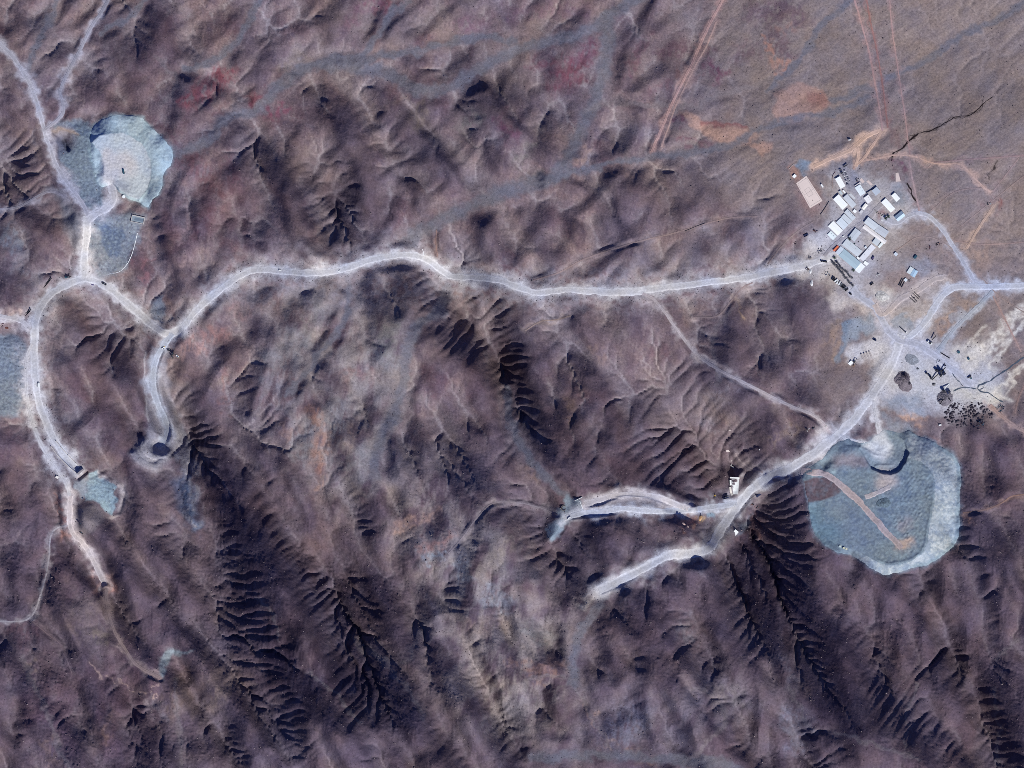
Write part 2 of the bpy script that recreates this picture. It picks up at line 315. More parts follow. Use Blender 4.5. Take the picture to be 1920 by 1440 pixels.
def rivers(h, iters=15, k=0.030, step=2):
    """running water: drainage gathers down the steepest way and cuts in by stream power (implicit, upstream order)"""
    z = h[::step, ::step].copy()
    ny, nx = z.shape
    n = ny * nx
    idx = np.arange(n).reshape(ny, nx)
    sh = [(-1, -1, 1.414), (-1, 0, 1), (-1, 1, 1.414), (0, -1, 1), (0, 1, 1), (1, -1, 1.414), (1, 0, 1), (1, 1, 1.414)]
    z = z + 0.8 * spectral(91, 9, 50, 0.9)[::step, ::step] * np.clip(rough_mask()[::step, ::step], .15, 1)
    z0 = h[::step, ::step]
    rng = np.random.default_rng(17)
    for it in range(iters):
        zp = np.pad(z, 1, mode='edge'); z = z + 0.05 * (zp[:-2, 1:-1] + zp[2:, 1:-1] + zp[1:-1, :-2] + zp[1:-1, 2:] - 4 * z)
        for q in range(12 if it == 0 else 3):                      # fill the small hollows
            zp = np.pad(z, 1, mode='edge')
            lo = np.minimum.reduce([zp[1 + a:1 + a + ny, 1 + b:1 + b + nx] for a, b, d in sh])
            z[1:-1, 1:-1] = np.maximum(z, lo + 0.004)[1:-1, 1:-1]
        zp = np.pad(z, 1, constant_values=1e9); ip = np.pad(idx, 1)
        best = np.zeros((ny, nx)); rec = idx.copy(); dist = np.ones((ny, nx))
        for a, b, d in sh:
            sl = (z - zp[1 + a:1 + a + ny, 1 + b:1 + b + nx]) / d * rng.uniform(.55, 1.45, (ny, nx))
            m = sl > best
            best = np.where(m, sl, best); rec = np.where(m, ip[1 + a:1 + a + ny, 1 + b:1 + b + nx], rec); dist = np.where(m, d, dist)
        order = np.argsort(-z.ravel(), kind='stable').tolist()
        r = rec.ravel().tolist(); area = [1.0] * n
        for i in order:
            j = r[i]
            if j != i:
                area[j] += area[i]
        A_ = np.array(area)
        F = (k * np.clip(A_ - 7, 0, 4000) ** 0.5 / dist.ravel()).tolist()
        zl = z.ravel().tolist()
        for i in reversed(order):
            f = F[i]
            if f:
                j = r[i]
                zl[i] = (zl[i] + f * zl[j]) / (1 + f)
        z = np.array(zl).reshape(ny, nx)
    dz = z - z0
    A_ = np.log(A_.reshape(ny, nx))
    jj, ii = np.mgrid[0:h.shape[0], 0:h.shape[1]] / float(step)
    def up(a):
        j = np.clip(jj, 0, ny - 1.001); i = np.clip(ii, 0, nx - 1.001)
        j0, i0 = j.astype(int), i.astype(int); fy, fx = j - j0, i - i0
        return (a[j0, i0] * (1 - fx) + a[j0, i0 + 1] * fx) * (1 - fy) + (a[j0 + 1, i0] * (1 - fx) + a[j0 + 1, i0 + 1] * fx) * fy
    return h + up(dz), up(A_)


def settle(h, limit=0.70, n=5):
    """loose rock: faces turned from the sun rest at no more than their natural slope"""
    ks = KX * SX - KY * SY
    inv2 = (-1j * ks) / (ks ** 2 + 0.06 * KK ** 2 + (2 * math.pi / 300) ** 2)
    for it in range(n):
        gs = np.real(np.fft.ifft2(1j * ks * np.fft.fft2(h) * np.exp(-(KK * 2.2) ** 2 / 2)))
        h = h + np.real(np.fft.ifft2(np.fft.fft2(np.minimum(limit - gs, 0) + np.maximum(-0.8 - gs, 0)) * inv2))
    return h
# ------------------------------------------------------------------ colours (albedo)
LIT = 1.45


def lin(c):
    c = np.array(c, float) / 255.0
    return np.where(c <= 0.04045, c / 12.92, ((c + 0.055) / 1.055) ** 2.4)


def A(*c):
    return np.minimum(lin(c) / LIT, 0.86)


# ------------------------------------------------------------------ roads: name, points, width, colour, shoulder dust, verge
GREY, PALE, BEIGE, PINK = (206, 206, 211), (208, 206, 209), (178, 166, 170), (178, 148, 142)
ROADS = [
 ('haul_road', [(1570,478),(1540,488),(1500,500),(1440,512),(1400,520),(1340,528),(1260,537),(1200,545),(1150,547),(1100,545),(1060,543),(1010,549),(980,541),(950,530),(920,522),(880,519),(850,518),(835,512),(810,493),(790,482),(765,477),(740,479),(700,486),(660,499),(640,505),(600,511),(570,512),(520,507),(480,506),(455,514),(430,530),(400,553),(370,581),(345,608),(330,621),(316,625),(298,620),(280,607),(250,580),(220,555),(195,535),(175,526),(155,522),(135,527),(110,540),(90,555),(76,575),(67,600),(63,640),(64,680),(67,720),(73,755),(86,790),(102,825),(122,855),(143,881)], 14.5, GREY, 34),
 ('haul_road', [(60,645),(50,670),(49,720),(54,765),(66,810),(86,850),(108,882),(124,908),(131,936)], 8, PALE, 16),
 ('haul_road', [(155,522),(157,475),(161,440),(164,405)], 15, GREY, 16),
 ('dirt_road', [(165,405),(155,383),(140,362),(120,335),(103,305),(93,277),(84,250),(75,215),(65,180),(50,147),(30,115),(10,92),(-20,66)], 9, (178,178,190), 10),
 ('dirt_road', [(84,243),(104,227),(117,212),(117,190),(111,172),(121,146),(138,112),(155,80),(170,50),(190,20),(207,-14)], 7.5, (170,168,180), 8),
 ('dirt_road', [(163,412),(182,400),(203,386),(213,370),(210,352),(203,335),(205,312)], 15, (204,204,212), 10),
 ('dirt_track', [(-15,590),(22,597),(42,604),(58,618)], 9, (200,196,200), 14),
 ('dirt_track', [(-15,392),(28,389),(58,373),(85,360),(104,360),(130,378)], 6, (150,146,158), 5),
 ('haul_road', [(322,625),(306,645),(292,668),(284,700),(284,730),(293,760),(305,786),(311,806),(309,822),(300,830)], 12, (180,186,200), 12),
 ('dirt_road', [(132,930),(130,960),(130,985),(138,1005),(153,1018),(170,1046),(184,1076),(196,1100)], 10, (200,190,192), 9),
 ('dirt_track', [(197,1104),(199,1135),(214,1184),(238,1222),(258,1248),(300,1270)], 7, (160,142,142), 5),
 ('dirt_track', [(126,986),(106,990),(94,1005),(91,1040),(86,1075),(76,1112),(65,1145),(50,1162),(22,1166),(-15,1165)], 5, (172,166,172), 5),
 ('dirt_road', [(1205,550),(1226,561),(1250,590),(1280,632),(1310,667),(1350,694),(1400,720),(1440,740),(1480,760),(1520,776),(1543,793),(1556,812)], 6.5, (182,174,180), 7),
 ('haul_road', [(1690,628),(1682,655),(1670,688),(1650,720),(1626,755),(1600,786),(1575,811),(1548,833),(1522,852),(1500,867),(1475,882),(1447,891),(1425,906),(1402,930),(1380,957),(1360,985),(1342,1014),(1325,1032),(1290,1038),(1255,1041),(1225,1055),(1190,1074),(1152,1092),(1122,1107)], 17, GREY, 22),
 ('haul_road', [(1385,945),(1350,950),(1310,956),(1270,958),(1230,958),(1200,956),(1165,953),(1130,959),(1090,962),(1058,972)], 11, (190,194,206), 14),
 ('haul_road', [(1292,954),(1265,945),(1240,934),(1210,929),(1180,927),(1150,929),(1128,936),(1096,944)], 11, (196,192,198), 12),
 ('dirt_road', [(1575,815),(1590,824),(1620,831),(1648,845)], 6.5, (198,200,208), 8),
 ('dirt_road', [(1638,750),(1641,772),(1646,800),(1652,832)], 8, (204,204,210), 10),
 ('dirt_road', [(1660,412),(1682,418),(1700,406),(1722,400),(1745,408),(1766,430),(1786,460),(1802,484),(1815,506),(1830,532)], 9, (182,184,196), 9),
 ('haul_road', [(1945,534),(1880,537),(1830,537),(1792,538),(1772,550),(1756,570),(1740,597),(1720,620),(1702,634)], 13, (196,200,212), 14),
 ('haul_road', [(1598,540),(1612,556),(1640,576),(1656,604),(1672,628),(1692,641),(1720,646),(1750,666),(1790,696),(1822,724)], 13, (190,192,204), 22),
 ('dirt_road', [(1862,545),(1832,575),(1800,606),(1776,634),(1758,656)], 8, (172,178,190), 8),
 ('graded_strip', [(1598,-14),(1614,40),(1630,100),(1641,160),(1650,212),(1654,246)], 5, (182,150,146), 5),
 ('graded_strip', [(1622,-14),(1632,40),(1645,100),(1655,160),(1661,210),(1664,240)], 5, (160,122,118), 6),
 ('graded_strip', [(1667,-14),(1671,40),(1679,100),(1688,160),(1696,215),(1702,262),(1706,290)], 4, (176,148,146), 4),
 ('graded_strip', [(1362,-14),(1336,35),(1312,85),(1296,122),(1270,172),(1255,205),(1240,242),(1222,284)], 6, (184,152,148), 4),
 ('graded_strip', [(1343,40),(1325,85),(1308,115),(1290,150),(1268,195),(1254,236),(1240,275)], 5, (184,156,150), 4),
 ('dirt_road', [(1526,312),(1556,298),(1588,284),(1606,272),(1625,256),(1652,244)], 9, (206,176,158), 8),
 ('dirt_road', [(1604,312),(1609,292),(1607,276),(1600,290)], 7, (208,178,160), 8),
 ('dirt_road', [(1606,310),(1622,292),(1640,266),(1653,246)], 6, (204,174,158), 6),
 ('dirt_road', [(1600,318),(1610,304),(1640,298),(1676,291),(1712,293),(1744,304),(1770,308),(1800,308),(1822,328),(1842,350),(1858,360)], 5.5, (196,168,158), 5),
 ('dirt_track', [(1704,294),(1709,330),(1717,368),(1724,398)], 5, (172,150,150), 4),
 ('dirt_track', [(1720,292),(1728,306),(1737,315),(1745,310)], 3.5, (176,154,152), 3),
 ('dirt_track', [(1750,305),(1830,298),(1945,290)], 4, (156,134,136), 3),
 ('dirt_track', [(1862,358),(1884,330),(1910,296)], 3.5, (160,140,140), 3),
 ('dirt_track', [(1864,384),(1850,405),(1832,432),(1812,466)], 6, (186,162,150), 5),
 ('dirt_track', [(1790,452),(1850,458),(1945,452)], 4, (160,140,138), 3),
 ('dirt_track', [(1862,555),(1880,590),(1895,620),(1915,660)], 4.5, (176,150,144), 3),
 ('dirt_track', [(1856,760),(1880,782),(1905,800),(1945,820)], 8, (176,152,146), 5),
 ('dirt_track', [(1925,715),(1910,745),(1903,775)], 5, (150,128,126), 4),
 ('dirt_track', [(1432,886),(1410,878),(1390,865),(1382,850)], 5, (164,150,152), 4),
 ('dirt_track', [(1806,962),(1850,955),(1880,942),(1900,930),(1945,925)], 4, (140,116,112), 3),
 ('dirt_track', [(1640,570),(1655,590),(1690,560),(1720,545),(1750,525),(1770,520)], 11, (194,182,178), 14),
 ('dirt_track', [(60,1165),(90,1190),(112,1208),(124,1235),(135,1265)], 3.5, (126,110,118), 3),
 ('dirt_track', [(820,480),(817,455),(818,430)], 2.5, (150,124,120), 2),
 ('dirt_track', [(1000,525),(1050,510),(1090,488),(1140,470),(1200,452),(1260,438),(1320,420),(1370,408),(1420,405)], 4, (150,132,132), 6),
 ('dirt_track', [(1045,965),(1010,951),(960,941),(922,944),(896,968),(868,1006),(840,1038)], 3.6, (146,136,142), 4),
 ('dirt_track', [(1800,425),(1850,385),(1900,345),(1945,310)], 2.6, (158,140,138), 3),
 ('dirt_track', [(1840,520),(1880,560),(1945,600)], 2.4, (160,142,138), 3),
 ('dirt_track', [(1745,395),(1790,360),(1840,352)], 2.4, (156,138,138), 3),
 ('dirt_track', [(1680,470),(1720,445),(1760,450),(1790,470)], 2.6, (160,144,142), 4),
 ('dirt_track', [(1300,595),(1345,592),(1370,565),(1392,540),(1412,530)], 4, (150,134,136), 4),
 ('dirt_track', [(985,620),(1015,602),(1040,600),(1070,592)], 4, (150,132,126), 5),
 ('dirt_track', [(1440,495),(1462,466),(1490,438),(1525,415)], 4, (150,134,134), 4),
 ('dirt_track', [(1600,440),(1628,412),(1650,385),(1672,368)], 10, (172,168,174), 8),
 ('dirt_track', [(1616,360),(1619,390),(1618,425)], 8, (172,170,178), 8),
 ('dirt_track', [(1545,480),(1570,455),(1600,430),(1620,415)], 9, (172,168,174), 8),
]
HEAP_ROADS = [
 ('haul_road', [(1502,884),(1540,888),(1558,895),(1580,912),(1606,936),(1630,962),(1655,990),(1678,1014),(1690,1028)], 12, BEIGE, 6),
 ('dirt_road', [(1622,932),(1645,924),(1668,912)], 9, (184,178,182), 5),
]

NWHEAP_FOOT = [(168,262),(170,242),(185,226),(205,218),(225,214),(250,215),(268,222),(280,236),(295,248),(305,258),(316,270),(325,283),(325,297),(320,311),(308,322),(305,338),(304,352),(296,365),(285,378),(275,388),(262,380),(240,372),(222,360),(212,345),(190,352),(178,336),(176,312),(170,288)]
NWHEAP_CREST = [(172,266),(186,256),(205,250),(230,249),(250,258),(265,270),(275,285),(282,300),(284,320),(282,340),(275,356),(260,374),(240,366),(224,356),(212,342),(202,336),(195,328),(196,308),(188,288)]
SEHEAP_FOOT = [(1515,940),(1516,962),(1522,985),(1528,1002),(1547,1022),(1570,1037),(1596,1040),(1615,1052),(1635,1066),(1657,1079),(1680,1075),(1705,1067),(1740,1060),(1765,1045),(1790,1025),(1800,1005),(1800,970),(1801,932),(1804,905),(1802,875),(1790,855),(1767,837),(1745,825),(1720,815),(1705,806),(1690,812),(1672,806),(1655,806),(1640,815),(1630,826),(1612,830),(1590,822),(1572,828),(1558,838),(1540,860),(1515,878),(1503,890),(1506,905),(1511,922)]
SEHEAP_CREST = [(1700,858),(1726,866),(1741,877),(1750,890),(1754,906),(1752,935),(1748,965),(1742,992),(1739,1020),(1728,1040),(1710,1052),(1690,1058),(1665,1061),(1650,1056),(1625,1044),(1600,1030),(1572,1024),(1548,1008),(1536,990),(1528,965),(1528,945),(1526,922),(1532,902),(1548,884),(1560,872),(1585,864),(1612,866),(1630,872),(1645,870),(1670,868)]
SE_PIT = [(1624,862),(1634,878),(1648,885),(1672,888),(1690,878),(1700,860),(1703,846),(1696,828),(1672,812),(1646,816),(1622,826),(1612,842)]


def road_profile(H, Hs, pts, dense=4.0):
    p = spline(pts, dense)
    z = bil(Hs, p[:, 0], p[:, 1])
    k = 11
    zz = np.pad(z, k, mode='edge')
    ker = np.hanning(2 * k + 3)[1:-1]; ker /= ker.sum()
    z = np.convolve(zz, ker, 'valid')
    arc = np.concatenate([[0], np.cumsum(np.hypot(*np.diff(p, axis=0).T))])
    return p, z, arc


def scarp(H, pts, rise, reach, side):
    """a cut face along pts; the ground on the given side stands higher and sinks back into the hill"""
    p = spline(pts, 4.0)
    w = window(p, reach * 2.5)
    d, arc, s = polydist(p, UU[w], VV[w])
    L = arc.max()
    ends = smooth(arc / 14.0) * smooth((L - arc) / 14.0)
    H[w] += np.where(s * side > 0, rise * smooth(d / 2.6) * np.exp(-np.maximum(d - 2.6, 0) / reach), 0) * ends


H, REG_S, CALM, NW = heights()
H = settle(H * (1 + .40 * (1 - CALM)), .56)
H, FLOW = rivers(H)
H, TRACK = erode(H)
# washes
for pts, w, cut in WASHES:
    if w <= 8:
        continue
    p = spline(pts, 6); win = window(p, w * 3 + 20)
    d = polydist(p, UU[win] + WOBX[win] * 1.2, VV[win] + WOBY[win] * 1.2)[0]
    H[win] = H[win] - cut * 0.35 * np.exp(-(d / (w * 1.3)) ** 2)
Hs = blur(H, 12)
for pts, w, cut in WASHES:
    if w <= 8:
        continue
    p, z, arc = road_profile(H, Hs, pts)
    win = window(p, w * 3)
    d, a, s = polydist(p, UU[win] + WOBX[win] * 1.2, VV[win] + WOBY[win] * 1.2)
    m = smooth((w * 2.2 - d) / (w * 1.8))
    H[win] = H[win] * (1 - 0.85 * m) + (np.interp(a, arc, z) - 0.5) * 0.85 * m
# yards and pads
PADS = [[(1470,310),(1530,295),(1600,300),(1680,305),(1720,380),(1700,430),(1690,500),(1740,520),(1800,560),(1790,640),(1700,700),(1660,660),(1610,690),(1575,660),(1580,600),(1540,520),(1490,470),(1500,420)],
        [(1690,640),(1760,640),(1860,690),(1880,780),(1790,810),(1720,770),(1650,740)], [(100,230),(170,225),(190,330),(200,400),(170,400),(120,330)],
        [(165,405),(270,400),(262,450),(235,505),(180,525),(165,480)], [(-40,615),(45,640),(48,775),(-40,785)], [(150,880),(220,910),(222,970),(180,960),(140,940)],
        [(1040,930),(1096,935),(1090,960),(1050,1015),(1022,1020),(1025,990)], [(1362,984),(1390,978),(1398,1002),(1378,1012),(1360,1000)], [(1362,888),(1394,888),(1396,925),(1380,936),(1362,930)]]
for pad in PADS:
    m = polymask(pad, 22) * 0.93
    H = H * (1 - m) + blur(H, 45) * m
for again in (0, 1):
    if again:
        rb = np.clip(blur(np.maximum.reduce([strokemask(r[1], r[2] * 1.5, 0, 6) for r in ROADS if r[2] > 6] + [strokemask(q[0], q[1] * 1.5, 0, 6) for q in WASHES if q[1] > 8]), 14) * 2.4, 0, 1)
        H = H * (1 - rb) + settle(H, .62, 4) * rb
    Hs = blur(H, 10)
    for name, pts, w, c, dust in ROADS:
        p, z, arc = road_profile(H, Hs, pts)
        win = window(p, w * 2.2 + 30)
        d, a, s = polydist(p, UU[win], VV[win])
        m = smooth(1 - (d - w * 0.55) / (w * 0.55 + (4 if w < 8 else 16 - 6 * again))) * (1.0 if w > 6 else 0.3)
        H[win] = H[win] * (1 - m) + np.interp(a, arc, z) * m
ROADM = np.zeros((NV, NU))
for name, pts, w, c, dust in ROADS:
    if w > 6:
        ROADM = np.maximum(ROADM, strokemask(pts, w * 1.5, 0, 6))
HT = settle(H, .56, 5)
rb = np.clip(blur(ROADM, 14) * 2.2, 0, 1)
HT = H * (1 - rb) + (HT * .45 + blur(HT, 5) * .55) * rb
H = HT * (1 - ROADM) + H * ROADM
# cut faces beside the roads (side: -1 = left of travel, +1 = right of travel)
CUTS = [([(306,650),(298,672),(291,695),(290,720),(298,755),(311,785),(316,806),(312,824),(303,834)], 6.5, 26, -1),
        ([(278,700),(279,740),(286,780)], -3, 14, 1),
        ([(1061,974),(1100,969),(1130,966),(1160,962)], 5, 26, 1), ([(1066,974),(1060,990),(1050,1003),(1046,1014),(1036,1019),(1027,1018)], 6, 30, -1),
        ([(1096,952),(1112,949),(1130,944),(1145,936),(1165,934)], 5, 14, 1), ([(1145,934),(1165,929),(1190,929),(1215,932),(1240,940),(1255,948)], 3.5, 12, 1),
        ([(1120,1114),(1150,1102),(1175,1090),(1200,1078)], 3, 20, 1), ([(1130,1094),(1160,1078),(1190,1065),(1230,1046),(1248,1038)], -1.6, 10, 1),
        ([(1686,296),(1692,280),(1704,264),(1722,250),(1745,245),(1770,232),(1790,220),(1815,217),(1835,205),(1845,192)], .8, 8, 1),
        ([(1700,343),(1708,360),(1718,378)], 2.0, 8, 1), ([(1545,418),(1500,445),(1470,470),(1445,500)], 1.6, 6, 1),
        ([(205,945),(216,938),(220,920),(226,905)], 4, 12, 1), ([(202,962),(222,962),(230,940),(234,915)], 4, 14, 1),
        ([(160,947),(172,945),(182,950)], 3, 14, 1)]
for pts, rise, reach, side in CUTS:
    scarp(H, pts, rise * .62, reach, side)
# sunken lane ending at the headwall, and the trench behind it
lane = polymask([(96,836),(106,830),(124,852),(153,878),(145,886),(118,862)], 3.0)
H -= 4.5 * lane * smooth((VV - 830) / 40)
H -= 7.0 * strokemask([(147,898),(162,885)], 6.5, 0, 4)
# flooded pit of dark tailings in the north-west yard
dd = np.hypot(UU - 122, VV - 262)
H -= 9.0 * np.exp(-(dd / 18.0) ** 2)
H -= 7.0 * strokemask([(118,262),(127,280)], 7, 0, 3)
# benches of the quarry below the cut road
bx = np.hypot((UU - 292) * 1.0, (VV - 838) * 1.15)
bm = polymask([(243,850),(262,826),(285,818),(300,830),(316,838),(318,858),(300,872),(292,885),(270,876),(255,866)], 10)
H += bm * (np.floor(bx / 7.0) * 1.7 + smooth((bx % 7.0) / 2.4) * 1.7 - 2.0)
# low hummocks of tipped rock
tip = np.maximum.reduce([polymask(PADS[2], 8), polymask(PADS[3], 8), polymask(PADS[4], 8), polymask([(165,886),(178,882),(200,900),(215,915),(215,950),(205,965),(185,945),(175,935),(160,935),(160,905)], 5)])
ROADM = np.zeros((NV, NU))
for name, pts, w, c, dust in ROADS:
    ROADM = np.maximum(ROADM, strokemask(pts, w * 1.5, 0, 6))
H += tip * (1 - ROADM) * (0.9 * (1 - np.abs(spectral(41, 4, 11, 0.6))))
HBASE = H.copy()


# ------------------------------------------------------------------ spoil heaps (meshes of their own standing on the ground)
def heap_grid(foot, crest, rise, step=1.5, top=None, wob=.6):
    f = np.array(foot, float); c = np.array(crest, float)
    x, y = np.meshgrid(np.arange(f[:, 0].min() - 8, f[:, 0].max() + 8, step), np.arange(f[:, 1].min() - 8, f[:, 1].max() + 8, step))
    xw = x + bil(WOBX, x, y) * wob; yw = y + bil(WOBY, x, y) * wob
    inf = inside(foot, xw, yw); inc = inside(crest, xw, yw)
    df, arc, _ = polydist(np.vstack([f, f[:1]]), xw, yw); dc = polydist(np.vstack([c, c[:1]]), xw, yw)[0]
    t = np.where(inc, 1.0, np.where(inf, df / (df + dc + 1e-6), 0.0))
    base = bil(HBASE, x, y)
    if top is None:
        top = np.mean(bil(HBASE, f[:, 0], f[:, 1])) + rise
    topz = np.maximum(top, bil(blur(HBASE, 40), x, y) + rise * 0.35)
    z = base * (1 - t) + topz * t
    return dict(x=x, y=y, z=z, t=t, inf=inf, inc=inc, df=df, dc=dc, arc=arc, base=base, xw=xw, yw=yw)


def cut_under(gr, depth=1.5):
    """keep the ground clear below a heap"""
    global H
    x, y = gr['x'], gr['y']
    step = x[0, 1] - x[0, 0]
    i = (UU - x[0, 0]) / step; j = (VV - y[0, 0]) / step
    ok = (i > 0) & (j > 0) & (i < x.shape[1] - 1.01) & (j < x.shape[0] - 1.01)
    ii = np.clip(i, 0, x.shape[1] - 2).astype(int); jj = np.clip(j, 0, x.shape[0] - 2).astype(int)
    tt = gr['t'][jj, ii]; zz = gr['z'][jj, ii]
    H = np.where(ok & (tt > 0.03), np.minimum(H, zz - depth * smooth(tt * 12)), H)


def noise1(seed, x, scale):
    rng = np.random.default_rng(seed); tab = rng.uniform(-1, 1, 4096)
    q = np.abs(x) / scale; i = np.floor(q).astype(int); f = smooth(q - i)
    return tab[i % 4096] * (1 - f) + tab[(i + 1) % 4096] * f


NWH = heap_grid(NWHEAP_FOOT, NWHEAP_CREST, 3.5)
SEH = heap_grid(SEHEAP_FOOT, SEHEAP_CREST, 11.0)
x, y = SEH['x'], SEH['y']
p = np.array(SE_PIT, float)
ins = inside(SE_PIT, SEH['xw'], SEH['yw']); d = polydist(np.vstack([p, p[:1]]), SEH['xw'], SEH['yw'])[0]
SE_PITM = smooth(np.where(ins, d, -d) / 3.0 + 0.5) * smooth((y - 806) / 40)
SEH['z'] -= 7.5 * SE_PITM * SEH['t'] ** 0.5
rows = inside([(1668,880),(1702,866),(1738,882),(1748,905),(1745,960),(1736,1010),(1712,1040),(1690,1010),(1672,985),(1690,935),(1680,915)], x, y)
ca, sa = math.cos(math.radians(-52)), math.sin(math.radians(-52))
q1 = (x * ca + y * sa) + bil(WOBX, x, y) * 1.2; q2 = (-x * sa + y * ca) + bil(WOBY, x, y) * 1.2
bump = np.abs(np.sin(q1 * math.pi / 13.0 + np.floor(q2 / 6.5) * 1.3)) ** 0.7 * np.abs(np.sin(q2 * math.pi / 6.5)) ** 0.8
SE_ROWS = rows * smooth(SEH['dc'] / 6.0)
SEH['z'] += SE_ROWS * bump * (.55 + .9 * np.clip(bil(spectral(53, 20, 80, 1.), x, y), 0, 1))
berm = np.exp(-((SEH['dc'] - 4) / 2.2) ** 2) * SEH['inc'] * (x > 1640) * (y > 870)
SEH['z'] += berm * 1.4
for g, sd in ((NWH, 51), (SEH, 52)):
    fine = bil(spectral(sd, 4, 14, 0.8), g['x'], g['y'])
    rill = noise1(sd, g['arc'], 3.2) * (1 - g['inc']) * np.sin(np.clip(g['t'], 0, 1) * math.pi)
    g['rill'] = rill
    g['z'] += (0.22 * fine + 0.22 * rill) * np.clip(g['t'] * 4, 0, 1)
cut_under(NWH); cut_under(SEH)
# ------------------------------------------------------------------ soil colours of the ground
S = np.zeros((NV, NU, 3))


def lay(mask, col, k=1.0):
    global S
    m = (np.clip(mask, 0, 1) * k)[..., None]
    S = S * (1 - m) + A(*col) * m


n_a, n_b, n_c, n_d = spectral(61, 40, 420, 1.4, math.radians(-50), 1.5), spectral(62, 30, 300, 1.3), spectral(63, 18, 160, 1.0, math.radians(-70), 1.8), spectral(64, 8, 60, 0.8)
lay(np.ones((NV, NU)), (126, 109, 114))
lay(smooth(n_a * 0.5 + 0.35), (136, 115, 114), 0.7)
lay(smooth(n_b * 0.6 - 0.10), (132, 125, 129), 0.4)
lay(smooth(n_c * 0.6 - 0.35), (152, 135, 130), 0.36)
lay(smooth(-n_c * 0.6 - 0.30), (96, 78, 88), 0.5)
lay(smooth(n_b * -0.7 - 0.55), (112, 84, 90), 0.6)
lay(smooth(n_d * 0.6 - 0.4), (90, 80, 96), 0.4)
lay(CALM, (146, 134, 132), 0.75)
lay(CALM * smooth(n_c * 0.7), (130, 121, 126), 0.45)
lay(CALM * smooth(n_d * 0.5 - 0.2), (154, 137, 134), 0.45)
fl = spectral(65, 4, 26, 0.7, math.radians(-36), 7.0); fl2 = spectral(66, 4, 18, 0.7, math.radians(-80), 5.0); fl3 = spectral(67, 3.5, 9, 0.3)
lay(CALM * smooth(fl * .6 - .1), (156, 142, 138), .45)
lay(CALM * smooth(-fl * .6 - .2), (112, 102, 110), .40)
lay((1 - CALM) * smooth(fl2 * .6 - .3), (148, 132, 130), .34)
lay((1 - CALM) * smooth(-fl2 * .6 - .2), (96, 82, 92), .34)
lay(smooth(fl3 * .6 - .5), (160, 146, 144), .35)
lay(smooth(-fl3 * .6 - .5), (84, 74, 84), .40)
rel = HBASE - blur(HBASE, 22)
lay(smooth(-rel / 5.0) * (1 - CALM), (142, 129, 130), .38)
lay(smooth(rel / 5.0) * (1 - CALM), (92, 77, 88), .42)
# pale sediment along the drainage lines
fw = blur(np.clip(FLOW - 2.2, 0, 4), 0.9)
lay(smooth(fw / 2.6) * (1 - .35 * CALM), (168, 156, 155), .55)
# sediment in the runnels
tr = np.log1p(blur(TRACK, 1.6))
tr = (tr - np.median(tr)) / (tr.std() + 1e-6)
lay(smooth((tr - 1.2) / 2.0), (146, 134, 138), 0.2)
lay(REG_S, (98, 84, 97), .62)
# darker varnished rock of the hills and paler waste between them
for pts, w, c, k in [
 ([(560,230),(700,300),(860,220),(950,190)],150,(98,84,92),.45),([(500,320),(640,400),(760,390)],150,(100,82,88),.45),([(860,620),(960,720),(1100,800),(1250,860)],190,(104,84,90),.5),([(330,420),(400,380),(450,440)],110,(108,78,86),.5),
 ([(300,60),(260,160),(200,170)],110,(108,86,96),.4),([(120,420),(60,400)],90,(100,80,90),.45),([(180,640),(210,800),(200,760)],130,(108,86,92),.45),([(480,950),(600,1080),(640,1250),(520,1200)],180,(104,84,90),.45),
 ([(720,1290),(560,1310)],150,(84,74,84),.45),([(1430,1080),(1540,1180),(1600,1340)],200,(96,80,92),.5),([(1150,1150),(1300,1220)],160,(108,90,96),.4),([(1100,1020),(1200,1010)],120,(98,84,94),.45),([(1700,1200),(1850,1280),(1760,1400)],200,(112,92,98),.4),
 ([(1320,680),(1440,640),(1480,540)],130,(102,88,100),.45),([(1000,400),(1200,410),(1300,380)],110,(112,96,104),.4),([(100,1330),(200,1350),(260,1280)],170,(112,86,98),.45),([(60,860),(40,1000),(150,1070)],130,(112,90,96),.4),
 ([(600,620),(700,700),(660,860)],190,(136,126,126),.5),([(880,1260),(1000,1180),(1020,1330)],190,(144,130,130),.55),([(860,1050),(930,1050)],130,(138,130,132),.5),([(340,1330),(420,1280)],100,(140,122,118),.45),([(150,1140),(170,1210)],80,(136,120,118),.4),
 ([(1230,1340),(1360,1300)],130,(136,126,132),.45),([(1500,1360),(1480,1240)],60,(130,122,130),.4),([(1250,780),(1350,760)],90,(140,124,122),.45),([(420,500),(620,480),(800,450)],70,(138,126,132),.35),([(640,60),(900,90),(1100,60)],130,(126,112,112),.4),
 ([(100,60),(60,180)],90,(138,122,122),.4),([(1200,480),(1420,460)],90,(128,120,128),.4),([(600,330),(620,260)],50,(128,110,108),.3)]:
    lay(strokemask(pts, w, 9.0, 2.4) * smooth(0.62 + 0.45 * n_c), c, k * 1.1)
for pts, w, c, k in [([(800,960),(880,1130),(960,1280)],180,(152,142,140),.5),([(600,600),(680,720),(640,850)],150,(148,140,140),.45),([(1020,1180),(960,1330)],120,(150,138,134),.4),([(520,690),(560,800)],90,(150,146,150),.35)]:
    lay(strokemask(pts, w, 9.0, 2.2) * smooth(.6 + .4 * n_c + .2 * fl2), c, k)
